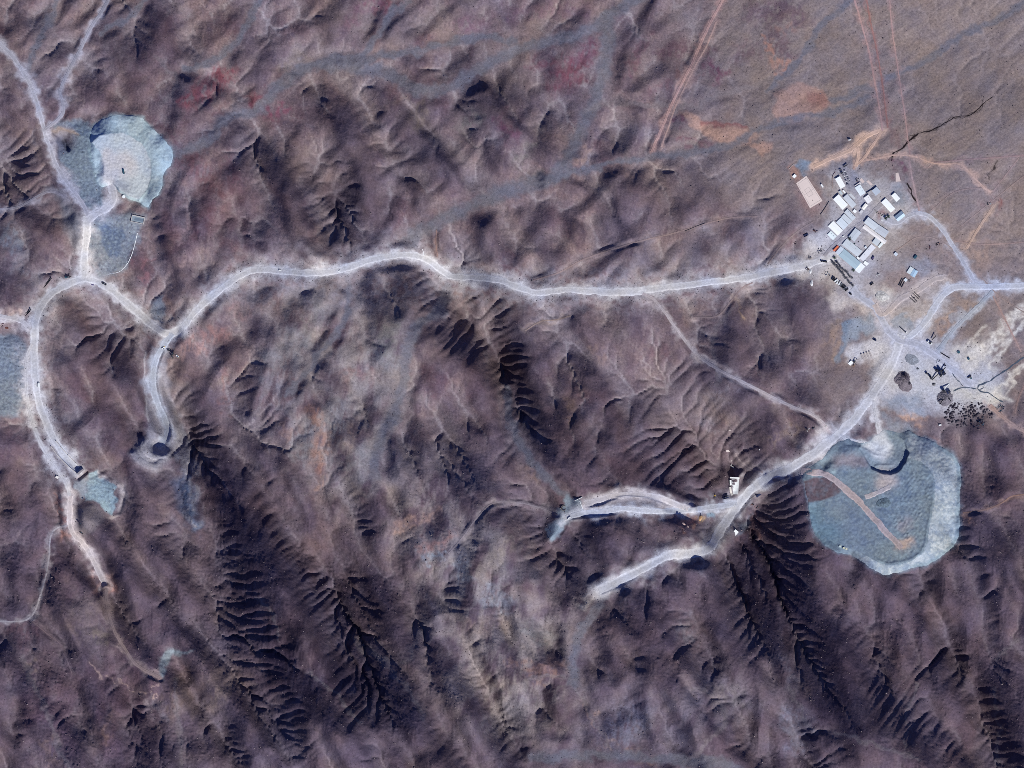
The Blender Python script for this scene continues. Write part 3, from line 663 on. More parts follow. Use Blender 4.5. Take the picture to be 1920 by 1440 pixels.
# (coloured outcrops follow)
# coloured outcrops: (points, breadth, colour, strength)
OUT = [
 ([(362,185),(395,165),(415,150)],34,(142,66,84),.75),([(345,188),(355,180)],12,(150,72,88),.8),([(405,135),(425,140)],20,(150,70,86),.7),([(470,180),(478,185)],18,(140,60,78),.8),([(500,212),(530,205)],18,(150,74,96),.75),([(484,170),(490,180)],12,(150,74,90),.6),
 ([(300,230),(325,260)],26,(112,66,84),.6),([(345,290),(375,325)],40,(128,74,86),.6),([(430,300),(440,340)],26,(118,66,84),.5),([(380,340),(420,345)],28,(126,76,86),.5),([(420,205),(400,215)],16,(124,72,84),.5),
 ([(690,8),(730,10)],20,(128,64,92),.7),([(745,4),(700,25)],12,(146,80,90),.5),([(940,225),(955,250)],22,(118,56,84),.6),([(1005,120),(1040,110)],22,(124,66,84),.7),([(1045,150),(1075,130),(1102,95)],34,(122,62,82),.8),([(1060,140),(1090,120)],20,(140,76,88),.6),([(1125,70),(1130,85)],12,(134,80,92),.6),
 ([(1210,75),(1195,100)],16,(112,68,86),.5),([(1180,130),(1200,118)],16,(116,66,86),.6),([(1245,100),(1290,80)],26,(110,64,86),.6),([(1302,100),(1320,98)],24,(98,50,78),.85),([(1335,115),(1345,140)],20,(122,56,84),.8),([(1385,105),(1410,95)],30,(112,66,86),.5),([(1230,170),(1250,165)],20,(124,72,88),.6),([(1280,135),(1310,145)],24,(136,86,92),.6),
 ([(1255,212),(1270,225)],18,(118,58,84),.8),([(1275,260),(1330,275)],14,(122,66,88),.6),([(1415,20),(1440,30)],36,(96,62,88),.5),([(1460,15),(1500,35)],36,(88,60,88),.6),([(1450,70),(1475,100)],26,(104,58,80),.6),([(1430,70),(1450,95),(1475,125)],8,(188,140,122),.8),([(1445,115),(1470,128)],16,(176,132,118),.7),([(1460,60),(1490,55)],12,(166,128,118),.5),
 ([(1684,306),(1690,318)],18,(122,62,92),.8),([(1690,335),(1700,360)],26,(150,100,108),.5),([(1670,240),(1680,270)],18,(140,92,104),.5),
 ([(660,35),(690,15)],20,(118,84,100),.5),([(870,50),(910,40)],30,(112,76,96),.5),([(960,20),(1090,18)],30,(112,78,94),.4),([(250,120),(280,100)],30,(112,86,96),.4),
 ([(280,480),(265,500),(270,530)],12,(148,104,108),.6),([(335,460),(350,400),(345,375)],14,(152,128,130),.6),([(345,480),(350,500)],20,(156,134,132),.6),([(390,400),(360,430)],20,(116,66,80),.5),([(385,470),(395,500)],24,(146,126,120),.5),
 ([(340,650),(380,640),(415,625)],24,(150,114,112),.75),([(325,670),(345,655)],12,(168,136,128),.8),([(380,645),(365,655)],10,(170,136,128),.7),([(440,590),(475,580)],18,(146,116,116),.6),([(425,700),(420,760)],14,(140,104,100),.65),
 ([(590,770),(605,830),(598,870)],22,(148,112,100),.75),([(600,900),(590,920)],16,(156,124,112),.6),([(650,700),(690,700)],20,(140,104,102),.5),([(540,790),(530,830)],14,(146,116,106),.5),([(665,800),(655,840)],18,(142,120,112),.5),
 ([(600,590),(570,620)],50,(134,128,124),.5),([(735,620),(720,650)],40,(136,132,124),.6),([(560,640),(520,680)],40,(138,138,142),.45),([(700,670),(740,690)],30,(140,138,142),.45),([(640,770),(620,800)],30,(138,140,146),.5),([(580,810),(560,850)],30,(138,140,146),.5),([(660,870),(690,850)],40,(138,134,132),.5),
 ([(815,960),(765,985),(745,995)],16,(160,132,124),.7),([(790,1030),(820,1015),(840,1010)],20,(150,112,108),.75),([(795,1048),(830,1040)],10,(150,160,172),.7),([(950,1020),(930,1050)],30,(146,134,126),.6),([(860,1060),(880,1080)],24,(138,146,158),.6),([(940,1130),(920,1115)],36,(142,148,160),.6),([(960,1180),(880,1170)],40,(146,128,122),.5),
 ([(985,800),(1000,770)],30,(128,118,112),.4),([(1000,880),(1020,890)],20,(146,122,112),.5),([(1120,660),(1125,680)],16,(150,126,120),.6),([(1065,750),(1070,790)],16,(128,106,92),.6),([(1330,790),(1360,770)],40,(140,124,122),.5),([(1365,735),(1330,750)],24,(140,132,140),.5),([(1310,790),(1340,800)],16,(148,140,146),.5),
 ([(960,1240),(1020,1250),(1075,1235)],16,(158,124,112),.6),([(980,1180),(1020,1200)],30,(138,138,138),.5),([(1000,1270),(1040,1265)],14,(152,118,104),.6),([(1180,1410),(1215,1425)],14,(146,112,98),.7),([(1100,1320),(1145,1400)],6,(160,132,120),.7),([(1160,1380),(1190,1350)],50,(132,134,150),.5),([(1345,1300),(1380,1310)],40,(138,128,124),.55),([(1480,1340),(1490,1400)],24,(130,130,144),.5),
 ([(1470,1240),(1485,1270)],18,(130,130,142),.4),([(1285,1170),(1290,1195)],26,(130,128,136),.5),([(1570,630),(1580,660)],34,(166,140,122),.75),([(1560,610),(1575,600)],14,(170,148,130),.6),([(1385,570),(1378,555)],14,(172,150,134),.8),([(1392,580),(1396,595)],8,(178,152,130),.8),([(1425,500),(1436,495)],16,(184,168,158),.7),
 ([(1730,600),(1745,575),(1735,605)],22,(208,174,148),1.),([(1790,605),(1772,612)],26,(178,150,136),.7),([(1775,590),(1770,600)],16,(190,156,132),.7),([(1830,565),(1800,570)],18,(178,156,144),.7),([(1830,465),(1840,500),(1825,520)],30,(182,156,144),.6),([(1840,500),(1900,500)],30,(142,126,126),.4),([(1780,490),(1770,510)],30,(168,146,138),.6),
 ([(1760,520),(1775,530)],34,(176,162,154),.7),([(1760,440),(1790,470)],40,(150,130,126),.5),([(1860,380),(1870,385)],20,(138,96,92),.6),([(1868,385),(1872,378)],10,(128,66,66),.7),
 ([(1720,775),(1700,785)],10,(200,164,138),.9),([(1690,775),(1735,785)],16,(186,152,134),.8),([(1690,760),(1720,760)],36,(140,116,110),.6),([(1750,825),(1765,835)],14,(150,122,118),.6),([(1810,970),(1822,980)],10,(180,138,118),.8),
 ([(1290,975),(1300,980)],10,(196,140,120),.8),([(1270,972),(1282,985)],14,(180,132,112),.8),([(1310,975),(1316,980)],10,(194,160,120),.8),([(1420,985),(1410,1005)],34,(152,116,110),.75),([(1415,990),(1425,1000)],12,(176,130,116),.6),([(1505,800),(1475,812),(1450,825)],12,(150,128,114),.6),
 ([(185,1085),(195,1105),(205,1108)],22,(186,140,128),.85),([(118,1000),(124,1008)],14,(190,140,124),.8),([(110,930),(113,965),(110,985)],6,(160,112,104),.7),([(150,1180),(170,1140)],40,(132,116,112),.45),([(185,1190),(190,1200)],24,(140,128,112),.5),([(325,1330),(330,1300)],34,(132,112,100),.5),([(280,1310),(300,1345)],16,(146,134,138),.7),([(400,1310),(410,1300)],26,(146,128,116),.5),
 ([(30,1180),(50,1190)],30,(122,86,92),.5),([(90,1390),(100,1430)],24,(146,120,108),.5),([(50,1240),(62,1290)],8,(150,130,120),.6),([(205,1340),(200,1390)],10,(146,118,108),.5),([(165,1245),(200,1270),(240,1290),(275,1300),(295,1280)],3.2,(186,160,150),.8),
 ([(-20,600),(20,585)],22,(202,176,164),.8),([(10,700),(30,690)],20,(140,150,162),.3),([(30,460),(15,440)],26,(138,146,156),.6),([(30,490),(60,520)],30,(134,132,136),.5),([(265,820),(262,812)],14,(78,60,84),.6),
 ([(60,200),(80,210)],20,(160,136,130),.5),([(20,130),(15,110)],20,(146,132,128),.5),([(60,250),(40,260)],30,(140,118,108),.4),([(200,85),(230,90)],30,(134,122,122),.4),([(700,210),(760,180)],20,(130,112,104),.4),([(565,105),(540,130)],26,(140,124,112),.5),([(600,25),(650,20)],20,(132,118,122),.4),
 ([(790,205),(780,230)],24,(132,118,104),.5),([(880,235),(890,215)],24,(130,130,124),.5),([(1010,335),(1060,325)],20,(130,122,108),.4),([(1085,305),(1100,290)],20,(160,132,118),.6),([(975,300),(990,285)],20,(138,136,124),.4),
]
for pts, w, c, k in OUT:
    if c[0] - c[1] > 44 and c[2] > c[1]:
        c = (c[0] * .90, c[1] * 1.04, c[2] * .98)
    lay(strokemask(pts, w * 1.2, 6.0, 2.2) * smooth(.78 + .26 * n_d + .25 * fl2), c, k * 0.85)
HILLC = (1 - CALM)[..., None]
lum = S.mean(-1, keepdims=True); ref = float(lum.mean())
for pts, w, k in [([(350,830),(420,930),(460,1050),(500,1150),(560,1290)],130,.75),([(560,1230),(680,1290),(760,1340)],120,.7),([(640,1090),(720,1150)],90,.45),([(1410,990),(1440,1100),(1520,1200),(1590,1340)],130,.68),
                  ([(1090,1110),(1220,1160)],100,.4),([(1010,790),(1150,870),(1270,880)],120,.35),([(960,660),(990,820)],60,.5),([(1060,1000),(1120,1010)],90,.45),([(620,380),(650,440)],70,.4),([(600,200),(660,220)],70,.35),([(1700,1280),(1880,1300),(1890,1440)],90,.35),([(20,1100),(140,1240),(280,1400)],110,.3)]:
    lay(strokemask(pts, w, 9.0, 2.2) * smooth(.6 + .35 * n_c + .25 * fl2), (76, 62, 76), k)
lum = S.mean(-1, keepdims=True); S = lum + (S - lum) * (1 + .10 * HILLC)
S = S * (1 + HILLC * ((lum / ref) ** 0.28 - 1)) * (1 + HILLC * (np.array([.97, 1.025, 1.065]) - 1))
# tan mounds
for poly in ([(1448,200),(1458,172),(1485,160),(1515,158),(1540,170),(1556,185),(1545,205),(1520,222),(1490,230),(1462,224),(1448,212)],
             [(1272,214),(1290,213),(1315,222),(1340,236),(1380,240),(1408,245),(1422,252),(1410,266),(1385,272),(1355,274),(1330,262),(1315,245),(1290,230)],
             [(1405,270),(1430,265),(1448,268),(1440,285),(1425,290),(1412,280)]):
    lay(polymask(poly, 5, 2.5), (178, 146, 136), .8)
lay(strokemask([(1525,185),(1545,190)], 22, 3), (142, 100, 100), .6)
lay(strokemask([(1320,228),(1400,240)], 8, 3), (142, 84, 86), .6)
# gravel of the washes
br = np.abs(spectral(71, 5, 24, 0.7, math.radians(-45), 2.5))
for pts, w, cut in WASHES:
    c = (118, 117, 128) if w > 9 else (136, 128, 132)
    m = strokemask(pts, w * 1.25, 2.6, 4.0)
    lay(m * np.clip(.95 + .12 * n_d, 0, 1), c, .92 if w > 9 else .5)
    if w > 9:
        lay(strokemask(pts, w * 1.7, 2.0, 2.4) * smooth(0.40 - br), (144, 132, 132), .5)
# yards: pale dust
lay(polymask([(1640,600),(1700,612),(1760,640),(1870,676),(1892,740),(1870,765),(1780,778),(1700,764),(1640,748),(1655,690)], 22, 6), (190,188,195), .8)
lay(polymask([(1545,310),(1600,300),(1690,345),(1722,395),(1700,440),(1690,520),(1640,545),(1580,545),(1530,510),(1505,470),(1540,420)], 20, 6), (166,160,164), .75)
YARD = [[(1560,330),(1600,318),(1640,335),(1700,350),(1712,395),(1690,420),(1650,450),(1640,500),(1600,540),(1555,520),(1500,490),(1520,455),(1545,430),(1560,400)],
        [(1470,480),(1545,470),(1560,510),(1530,530),(1470,520)]]
for poly in YARD:
    lay(polymask(poly, 14, 4) * np.clip(.88 + .10 * n_d, 0, 1), (182, 179, 184), .92)
lay(polymask([(1512,448),(1535,436),(1552,446),(1562,470),(1552,484),(1520,476),(1506,462)], 9, 3), (206, 203, 206), .9)
lay(polymask([(1560,480),(1620,530),(1700,520),(1770,525),(1780,570),(1740,620),(1700,640),(1660,640),(1640,600),(1590,560),(1555,530)], 26, 5) * np.clip(.85 + .15 * n_d, 0, 1), (184, 176, 174), .85)
for poly, c, k, f in [
    ([(1650,510),(1690,500),(1740,505),(1745,530),(1700,545),(1660,545)], (150,132,130), .7, 12), ([(1600,420),(1640,425),(1670,480),(1640,515),(1610,500)], (150,126,126), .0, 8),
    ([(1640,545),(1668,538),(1680,560),(1660,580),(1640,568)], (208,204,202), .8, 8), ([(1560,545),(1590,558),(1625,565),(1640,582),(1600,572),(1565,580),(1552,560)], (204,194,188), .85, 8),
    ([(1600,575),(1640,580),(1648,605),(1620,590)], (206,192,182), .8, 8), ([(1585,655),(1600,648),(1620,640),(1650,628),(1668,650),(1665,690),(1650,700),(1640,668),(1600,680),(1588,672)], (214,210,211), .95, 9),
    ([(1670,600),(1690,592),(1718,604),(1706,625),(1690,632),(1672,620)], (150,158,170), .95, 2.5), ([(1778,590),(1800,578),(1830,585),(1822,600),(1795,612),(1775,604)], (166,166,176), .85, 4), ([(1640,640),(1710,640),(1760,680),(1730,720),(1650,740),(1640,700)], (202,202,208), .88, 18),
    ([(1690,640),(1770,690),(1860,690),(1880,730),(1830,760),(1760,760),(1700,745),(1680,700)], (204,204,209), .92, 16), ([(1790,730),(1840,715),(1880,735),(1870,755),(1820,752)], (214,212,206), .8, 8),
    ([(1780,650),(1840,640),(1860,680),(1820,700),(1780,690)], (204,201,200), .8, 18), ([(1650,745),(1720,740),(1745,780),(1700,775),(1670,765)], (152,162,178), .75, 10),
    ([(1640,765),(1690,790),(1720,800),(1700,815),(1660,800)], (150,160,176), .6, 8), ([(1535,800),(1560,795),(1580,815),(1560,835),(1540,830)], (200,200,208), .7, 10),
    ([(1695,488),(1735,480),(1750,505),(1735,520),(1700,510)], (158,160,172), .7, 10), ([(1440,492),(1475,490),(1480,505),(1440,512)], (184,178,178), .7, 6),
    ([(1490,330),(1512,328),(1545,390),(1520,402),(1500,370)], (176,140,132), .5, 14), ([(1490,305),(1500,300),(1522,302),(1524,318),(1505,325),(1492,316)], (126,140,160), .9, 3),
    ([(1478,310),(1490,308),(1500,335),(1490,345),(1480,330)], (180,140,126), .7, 6), ([(1669,352),(1690,352),(1700,372),(1690,385),(1675,385)], (134,144,160), .7, 8),
    ([(1637,395),(1655,390),(1668,405),(1655,412)], (150,112,112), .7, 5), ([(1575,318),(1600,322),(1612,350),(1600,360),(1590,350)], (150,150,166), .7, 6)]:
    if k:
        lay(polymask(poly, f, 3.0) * np.clip(.92 + .10 * n_d, 0, 1), np.array(c) * .98, min(1, k * 1.12))
# bleached ground at the outlet of the mill
for pts, w, k in [([(1800,690),(1850,640),(1880,610),(1900,590),(1940,560)],12,.75),([(1810,700),(1850,660),(1900,600),(1940,580)],9,.8),([(1845,660),(1880,640),(1935,600)],7,.6),([(1860,690),(1890,640),(1930,590)],8,.7),([(1790,660),(1820,640),(1850,610)],6,.5),
                  ([(1820,720),(1850,735),(1880,725),(1900,700),(1940,670)],8,.75),([(1870,735),(1890,720),(1935,680)],6,.6),([(1830,745),(1865,740),(1890,750)],9,.7),([(1850,755),(1890,740),(1900,700)],4,.5)]:
    lay(strokemask(pts, w * 1.15, 3.5, 2.2) * np.clip(.9 + .2 * n_d, 0, 1), (226, 221, 214), min(1, k * 1.3))
# blue-grey tips
BLUE = [(PADS[2], (124,142,158), .85, 9), ([(110,232),(140,230),(170,242),(168,262),(140,250),(112,246)], (92,108,134), .8, 5), (PADS[3], (138,148,162), .85, 8), ([(186,428),(200,420),(228,425),(228,450),(218,484),(200,478),(186,455)], (98,114,142), .85, 5),
        ([(-60,622),(25,628),(45,645),(48,700),(44,770),(38,778),(-60,785)], (132,146,162), .85, 7), ([(112,385),(150,395),(155,440),(150,470),(130,450),(115,420)], (122,132,146), .55, 12), ([(85,350),(120,350),(140,385),(120,395)], (124,132,146), .5, 10),
        ([(165,886),(178,882),(200,900),(215,915),(215,950),(205,965),(185,945),(175,935),(160,935),(160,905)], (158,182,194), .95, 3), ([(140,905),(160,895),(162,930),(150,930),(140,920)], (160,172,184), .8, 5),
        ([(1060,932),(1085,935),(1095,955),(1075,968),(1062,985),(1050,1008),(1035,1017),(1022,1012),(1024,992),(1045,960)], (140,156,172), .95, 4), ([(285,560),(300,555),(308,590),(300,605),(280,590)], (120,138,158), .75, 5),
        ([(1585,612),(1600,598),(1625,590),(1642,598),(1648,614),(1638,624),(1612,628),(1598,640),(1585,650)], (156,164,173), .9, 6), ([(1578,612),(1590,600),(1600,600),(1590,620),(1585,650),(1575,680),(1570,670),(1580,640)], (132,148,164), .75, 4),
        ([(1070,1120),(1110,1115),(1135,1125),(1130,1165),(1110,1195),(1115,1205),(1095,1210),(1100,1180),(1075,1150)], (136,138,150), .0, 5), ([(320,900),(345,890),(368,930),(375,990),(355,995),(335,950)], (92,106,136), .65, 12),
        ([(300,1225),(320,1218),(365,1220),(330,1230),(312,1250),(305,1272),(296,1268)], (142,152,160), .95, 4), ([(1325,962),(1345,962),(1340,975),(1328,975)], (120,146,166), .9, 3), ([(1390,985),(1415,970),(1405,990),(1385,1005)], (130,140,156), .7, 6)]
for poly, c, k, f in BLUE:
    if k:
        lay(polymask(poly, f, 2.5), c, k)
for poly, c in ((NWHEAP_FOOT, (150, 178, 190)), (SEHEAP_FOOT, (128, 146, 164))):
    lay(polymask(poly, 7, 2.0), c, .8)
lay(tip * smooth(spectral(72, 5, 16, .7) * 0.6 + 0.1), (164, 180, 188), .35)
lay(tip * smooth(spectral(73, 6, 24, .9) * 0.7 - 0.1), (96, 108, 132), .35)
# dark tailings pit: tan rim, black floor
lay(np.exp(-(np.hypot(UU - 118, VV - 258) / 24) ** 4), (150, 142, 150), .85)
lay(strokemask([(96,248),(118,243),(140,252)], 9, 2), (160, 142, 132), .8)
lay(np.exp(-(np.hypot(UU - 121, VV - 266) / 12) ** 2), (52, 46, 62), .9)
lay(strokemask([(97,250),(112,266)], 4, 1) + strokemask([(128,250),(123,264)], 6, 1), (70, 62, 76), .7)
lay(strokemask([(105,270),(118,276),(112,290)], 18, 3), (96, 104, 130), .7)
# quarry benches and the scree below
lay(bm, (172, 172, 182), .7)
lay(bm * smooth(np.abs((bx % 7.0) / 7.0 - 0.5) * 6 - 2), (196, 194, 198), .6)
lay(polymask([(278,650),(288,650),(300,660),(308,640),(316,660),(312,700),(315,740),(330,780),(345,820),(372,870),(365,890),(330,860),(318,840),(300,830),(280,820),(272,780),(268,720)], 6, 3), (148, 146, 158), .75)
lay(strokemask([(270,660),(267,700),(270,740),(275,790)], 3, 1), (196, 192, 196), .7)
lay(strokemask([(305,770),(320,800),(330,850),(345,870)], 4, 3), (190, 188, 194), .6)
lay(polymask([(1095,928),(1160,920),(1230,928),(1300,950),(1330,955),(1240,962),(1160,958),(1100,965)], 5, 2), (166, 160, 164), .6)
lay(strokemask([(1120,1108),(1100,1122),(1085,1130)], 16, 4), (196, 186, 182), .8)
lay(strokemask([(1225,932),(1225,955)], 1, 0), (140, 130, 120), .3)
lay(strokemask([(222,955),(228,930),(226,910)], 9, 1), (200, 190, 190), .8)
lay(strokemask([(182,887),(200,900),(222,912)], 6, 2), (204, 192, 190), .8)
lay(strokemask([(205,968),(222,966)], 6, 2), (196, 184, 182), .8)
lay(strokemask([(231,910),(234,940),(226,965)], 6, 2), (98, 96, 108), .6)
lay(polymask([(135,960),(175,945),(197,965),(185,990),(160,1005),(140,1000)], 6, 2), (140, 132, 138), .8)
lay(strokemask([(130,935),(130,975)], 18, 3), (208, 200, 200), .7)
lay(strokemask([(318,800),(335,840),(345,890),(352,930),(362,985)], 22, 5) * smooth(.6 + .5 * fl2), (164, 162, 172), .75)
lay(strokemask([(345,890),(352,935),(366,990)], 20, 4) * smooth(.6 + .5 * n_d), (98, 114, 144), .8)
# roadside dust
for name, pts, w, c, dust in ROADS:
    col = np.array(c) * 0.55 + np.array((166, 158, 163)) * 0.45
    lay(strokemask(pts, w + dust * 1.3, 6.0, 1.8) * smooth(0.8 + 0.35 * n_d), col, .48 if dust > 9 else .32)
    lay(strokemask(pts, w * 1.3 + 3, 3.0, 2.6), np.array(c) * (1.06 if w > 7 else .96), .85 if w > 5 else .5)
lay(strokemask([(760,500),(690,520),(640,525)], 26, 3), (150, 138, 142), .5)
lay(smooth(1 - np.abs(VV - (560 - 0.02 * UU)) / 60) * smooth((UU - 420) / 60) * smooth((1450 - UU) / 100) * smooth(0.6 + 0.5 * n_d), (140, 136, 146), .45)
# incised black gullies on the plain
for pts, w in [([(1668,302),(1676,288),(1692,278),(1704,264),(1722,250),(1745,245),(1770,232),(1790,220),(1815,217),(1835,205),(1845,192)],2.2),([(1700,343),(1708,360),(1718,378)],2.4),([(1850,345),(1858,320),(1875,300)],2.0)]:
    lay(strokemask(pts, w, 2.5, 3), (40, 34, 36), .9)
H = H
# ------------------------------------------------------------------ materials
MATS = {}


def nodes_of(name):
    m = bpy.data.materials.new(name); m.use_nodes = True
    nt = m.node_tree
    b = nt.nodes['Principled BSDF']
    return m, nt, b


def noise(nt, scale, detail=4.0, rough=0.6, coord=None):
    n = nt.nodes.new('ShaderNodeTexNoise'); n.inputs['Scale'].default_value = scale
    n.inputs['Detail'].default_value = detail; n.inputs['Roughness'].default_value = rough
    if coord is not None:
        nt.links.new(coord, n.inputs['Vector'])
    return n


def ramp(nt, src, a, b, ca, cb):
    r = nt.nodes.new('ShaderNodeMapRange'); r.inputs['From Min'].default_value = a; r.inputs['From Max'].default_value = b
    r.inputs['To Min'].default_value = ca; r.inputs['To Max'].default_value = cb
    nt.links.new(src, r.inputs['Value'])
    return r.outputs['Result']


def soil_material(name, grain=1.0, bump=1.0, gain=1.0, stones=0.35):
    m, nt, b = nodes_of(name)
    L = nt.links
    att = nt.nodes.new('ShaderNodeAttribute'); att.attribute_name = 'soil'
    co = nt.nodes.new('ShaderNodeTexCoord').outputs['Object']
    n1 = noise(nt, 0.055, 6, 0.70, co); n2 = noise(nt, 0.24, 3, 0.8, co); n3 = noise(nt, 0.012, 3, 0.6, co)
    f = nt.nodes.new('ShaderNodeMath'); f.operation = 'MULTIPLY'
    L.new(ramp(nt, n1.outputs['Fac'], .28, .72, 1 - .16 * grain, 1 + .16 * grain), f.inputs[0]); L.new(ramp(nt, n2.outputs['Fac'], .32, .68, 1 - .50 * grain, 1 + .50 * grain), f.inputs[1])
    hue = nt.nodes.new('ShaderNodeMix'); hue.data_type = 'RGBA'; hue.blend_type = 'MULTIPLY'
    hue.inputs[0].default_value = 1.0
    tint = nt.nodes.new('ShaderNodeMix'); tint.data_type = 'RGBA'
    tint.inputs[6].default_value = (0.95, 0.97, 1.08, 1); tint.inputs[7].default_value = (1.07, 1.0, 0.93, 1)
    L.new(ramp(nt, n3.outputs['Fac'], .35, .65, 0, 1), tint.inputs[0])
    L.new(att.outputs['Color'], hue.inputs[6]); L.new(tint.outputs[2], hue.inputs[7])
    mul = nt.nodes.new('ShaderNodeVectorMath'); mul.operation = 'SCALE'
    L.new(hue.outputs[2], mul.inputs[0]); L.new(f.outputs[0], mul.inputs['Scale'])
    out = mul.outputs[0]
    if gain != 1.0:
        gm = nt.nodes.new('ShaderNodeVectorMath'); gm.operation = 'SCALE'; gm.inputs['Scale'].default_value = gain
        L.new(out, gm.inputs[0]); out = gm.outputs[0]
    if stones:
        v = nt.nodes.new('ShaderNodeTexVoronoi'); v.inputs['Scale'].default_value = 0.24; L.new(co, v.inputs['Vector'])
        vm = nt.nodes.new('ShaderNodeMix'); vm.data_type = 'RGBA'; vm.blend_type = 'MULTIPLY'
        L.new(ramp(nt, v.outputs['Distance'], .14, .30, stones, 0), vm.inputs[0])
        L.new(out, vm.inputs[6]); vm.inputs[7].default_value = (.38, .36, .42, 1)
        out = vm.outputs[2]
    L.new(out, b.inputs['Base Color'])
    b.inputs['Roughness'].default_value = 1.0; b.inputs['Specular IOR Level'].default_value = 0.08
    bn1 = noise(nt, 0.12, 6, 0.78, co)
    bp = nt.nodes.new('ShaderNodeBump'); bp.inputs['Strength'].default_value = 0.85 * bump; bp.inputs['Distance'].default_value = 2.6
    L.new(bn1.outputs['Fac'], bp.inputs['Height'])
    L.new(bp.outputs['Normal'], b.inputs['Normal'])
    MATS[name] = m
    return m


def mesh_grid(name, x, y, z, col, mat, keep=None, kind='structure'):
    """a sheet of quads over a regular grid with a soil colour at every point"""
    ny, nx = x.shape
    co = np.empty((ny * nx, 3), np.float32)
    wx, wy = W(x, y)
    co[:, 0] = wx.ravel(); co[:, 1] = wy.ravel(); co[:, 2] = z.ravel()
    idx = np.arange(ny * nx, dtype=np.int32).reshape(ny, nx)
    q = np.stack([idx[:-1, :-1], idx[1:, :-1], idx[1:, 1:], idx[:-1, 1:]], -1)
    q = q.reshape(-1, 4) if keep is None else q[keep]
    if keep is not None:
        used = np.unique(q); mp = np.full(ny * nx, -1, np.int32); mp[used] = np.arange(len(used)); q = mp[q]; co = co[used]; col = col.reshape(-1, 3)[used]
    me = bpy.data.meshes.new(name)
    me.vertices.add(len(co)); me.vertices.foreach_set('co', co.ravel())
    me.loops.add(q.size); me.loops.foreach_set('vertex_index', q.ravel().astype(np.int32))
    me.polygons.add(len(q)); me.polygons.foreach_set('loop_start', np.arange(0, q.size, 4, dtype=np.int32)); me.polygons.foreach_set('loop_total', np.full(len(q), 4, np.int32))
    me.update(calc_edges=True)
    me.polygons.foreach_set('use_smooth', np.ones(len(q), bool))
    a = me.attributes.new('soil', 'FLOAT_COLOR', 'POINT')
    rgba = np.ones((len(co), 4), np.float32); rgba[:, :3] = np.clip(col.reshape(-1, 3), 0.004, 0.9)
    a.data.foreach_set('color', rgba.ravel())
    me.materials.append(mat)
    o = bpy.data.objects.new(name, me); COL.objects.link(o)
    if kind:
        o['kind'] = kind
    return o


soil_material('rocky_soil', .46, .62, 1.06, stones=.14)
soil_material('tipped_rock', .34, .4, 1.04, stones=.14)
soil_material('graded_dust', .35, .25, stones=.12)

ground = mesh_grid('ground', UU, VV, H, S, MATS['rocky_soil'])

# heaps
def heap_object(g, col, name='spoil_heap'):
    t = g['t']
    keep = (t[:-1, :-1] > 0.015) | (t[1:, 1:] > 0.015) | (t[1:, :-1] > 0.015) | (t[:-1, 1:] > 0.015)
    z = np.where(t > 0.005, g['z'] + 0.05, g['base'] - 1.2)
    return mesh_grid(name, g['x'], g['y'], z, col, MATS['tipped_rock'], keep)


def mixc(a, b, m):
    return a * (1 - m[..., None]) + b * m[..., None]


def near(g, pts, w, power=2.0, wob=1.5):
    p = spline(pts, 4) if len(pts) > 1 else np.array([pts[0], (pts[0][0] + .5, pts[0][1])], float)
    d = polydist(p, g['x'] + bil(WOBX, g['x'], g['y']) * wob, g['y'] + bil(WOBY, g['x'], g['y']) * wob)[0]
    return np.exp(-(d / (w * .5)) ** power)


g = NWH
mott = bil(spectral(81, 6, 60, 1.0), g['x'], g['y'])
c = np.broadcast_to(A(178, 198, 208), g['x'].shape + (3,)).copy()
streak = noise1(83, g['arc'] + 4 * mott, 3.6) + 0.6 * noise1(84, g['arc'] + 3 * mott, 1.6)
c = mixc(c, A(144, 168, 184), smooth(streak * .9) * .5)
c = mixc(c, A(188, 204, 213), smooth(-streak * .9) * .5)
c = mixc(c, np.broadcast_to(A(194, 205, 214), c.shape), g['inc'] * 1.0)
c = mixc(c, A(206, 214, 222), g['inc'] * smooth(mott * .6) * .4)
c = mixc(c, A(118, 134, 146), near(g, [(282, 300), (283, 330), (276, 354), (258, 376)], 1.6, 2, .6) * .8)
c = mixc(c, A(206, 204, 208), np.clip(near(g, [(205, 330), (215, 318), (240, 318), (238, 300), (210, 300)], 34, 3) + near(g, [(198, 285), (205, 330), (208, 350)], 18), 0, 1) * .9)
c = mixc(c, A(150, 156, 170), near(g, [(222, 345), (235, 352)], 22, 2) * .7)
heap_object(g, c)

g = SEH
mott = bil(spectral(86, 5, 50, 1.0), g['x'], g['y']); mot2 = bil(spectral(87, 4, 20, .8), g['x'], g['y'])
c = np.broadcast_to(A(124, 139, 152), g['x'].shape + (3,)).copy()
c = mixc(c, A(138, 158, 172), smooth(mott * .6) * .6); c = mixc(c, A(100, 118, 142), smooth(-mott * .6) * .55)
c = mixc(c, A(156, 170, 180), smooth(mot2 * .7 - .3) * .5)
c = mixc(c, A(96, 130, 146), near(g, [(1520, 960), (1530, 990), (1560, 1000)], 50, 2) * .5)
c = mixc(c, A(112, 128, 158), near(g, [(1590, 960), (1610, 1010)], 60, 2) * .4)
east = smooth((g['x'] - 1690) / 30) * (1 - g['inc'])
south = smooth((g['y'] - 1035) / 15) * (1 - g['inc']) * (g['x'] > 1600)
streak = noise1(88, g['arc'] + 5 * mott, 4.5) + 0.7 * noise1(89, g['arc'] + 3 * mott, 1.8) + .5 * mott
slope_c = mixc(np.broadcast_to(A(158, 171, 183), c.shape).copy(), A(194, 202, 210), smooth(streak) * .55)
slope_c = mixc(slope_c, A(122, 138, 162), smooth(-streak * 1.2) * .5)
c = mixc(c, slope_c, np.clip(east + south, 0, 1))
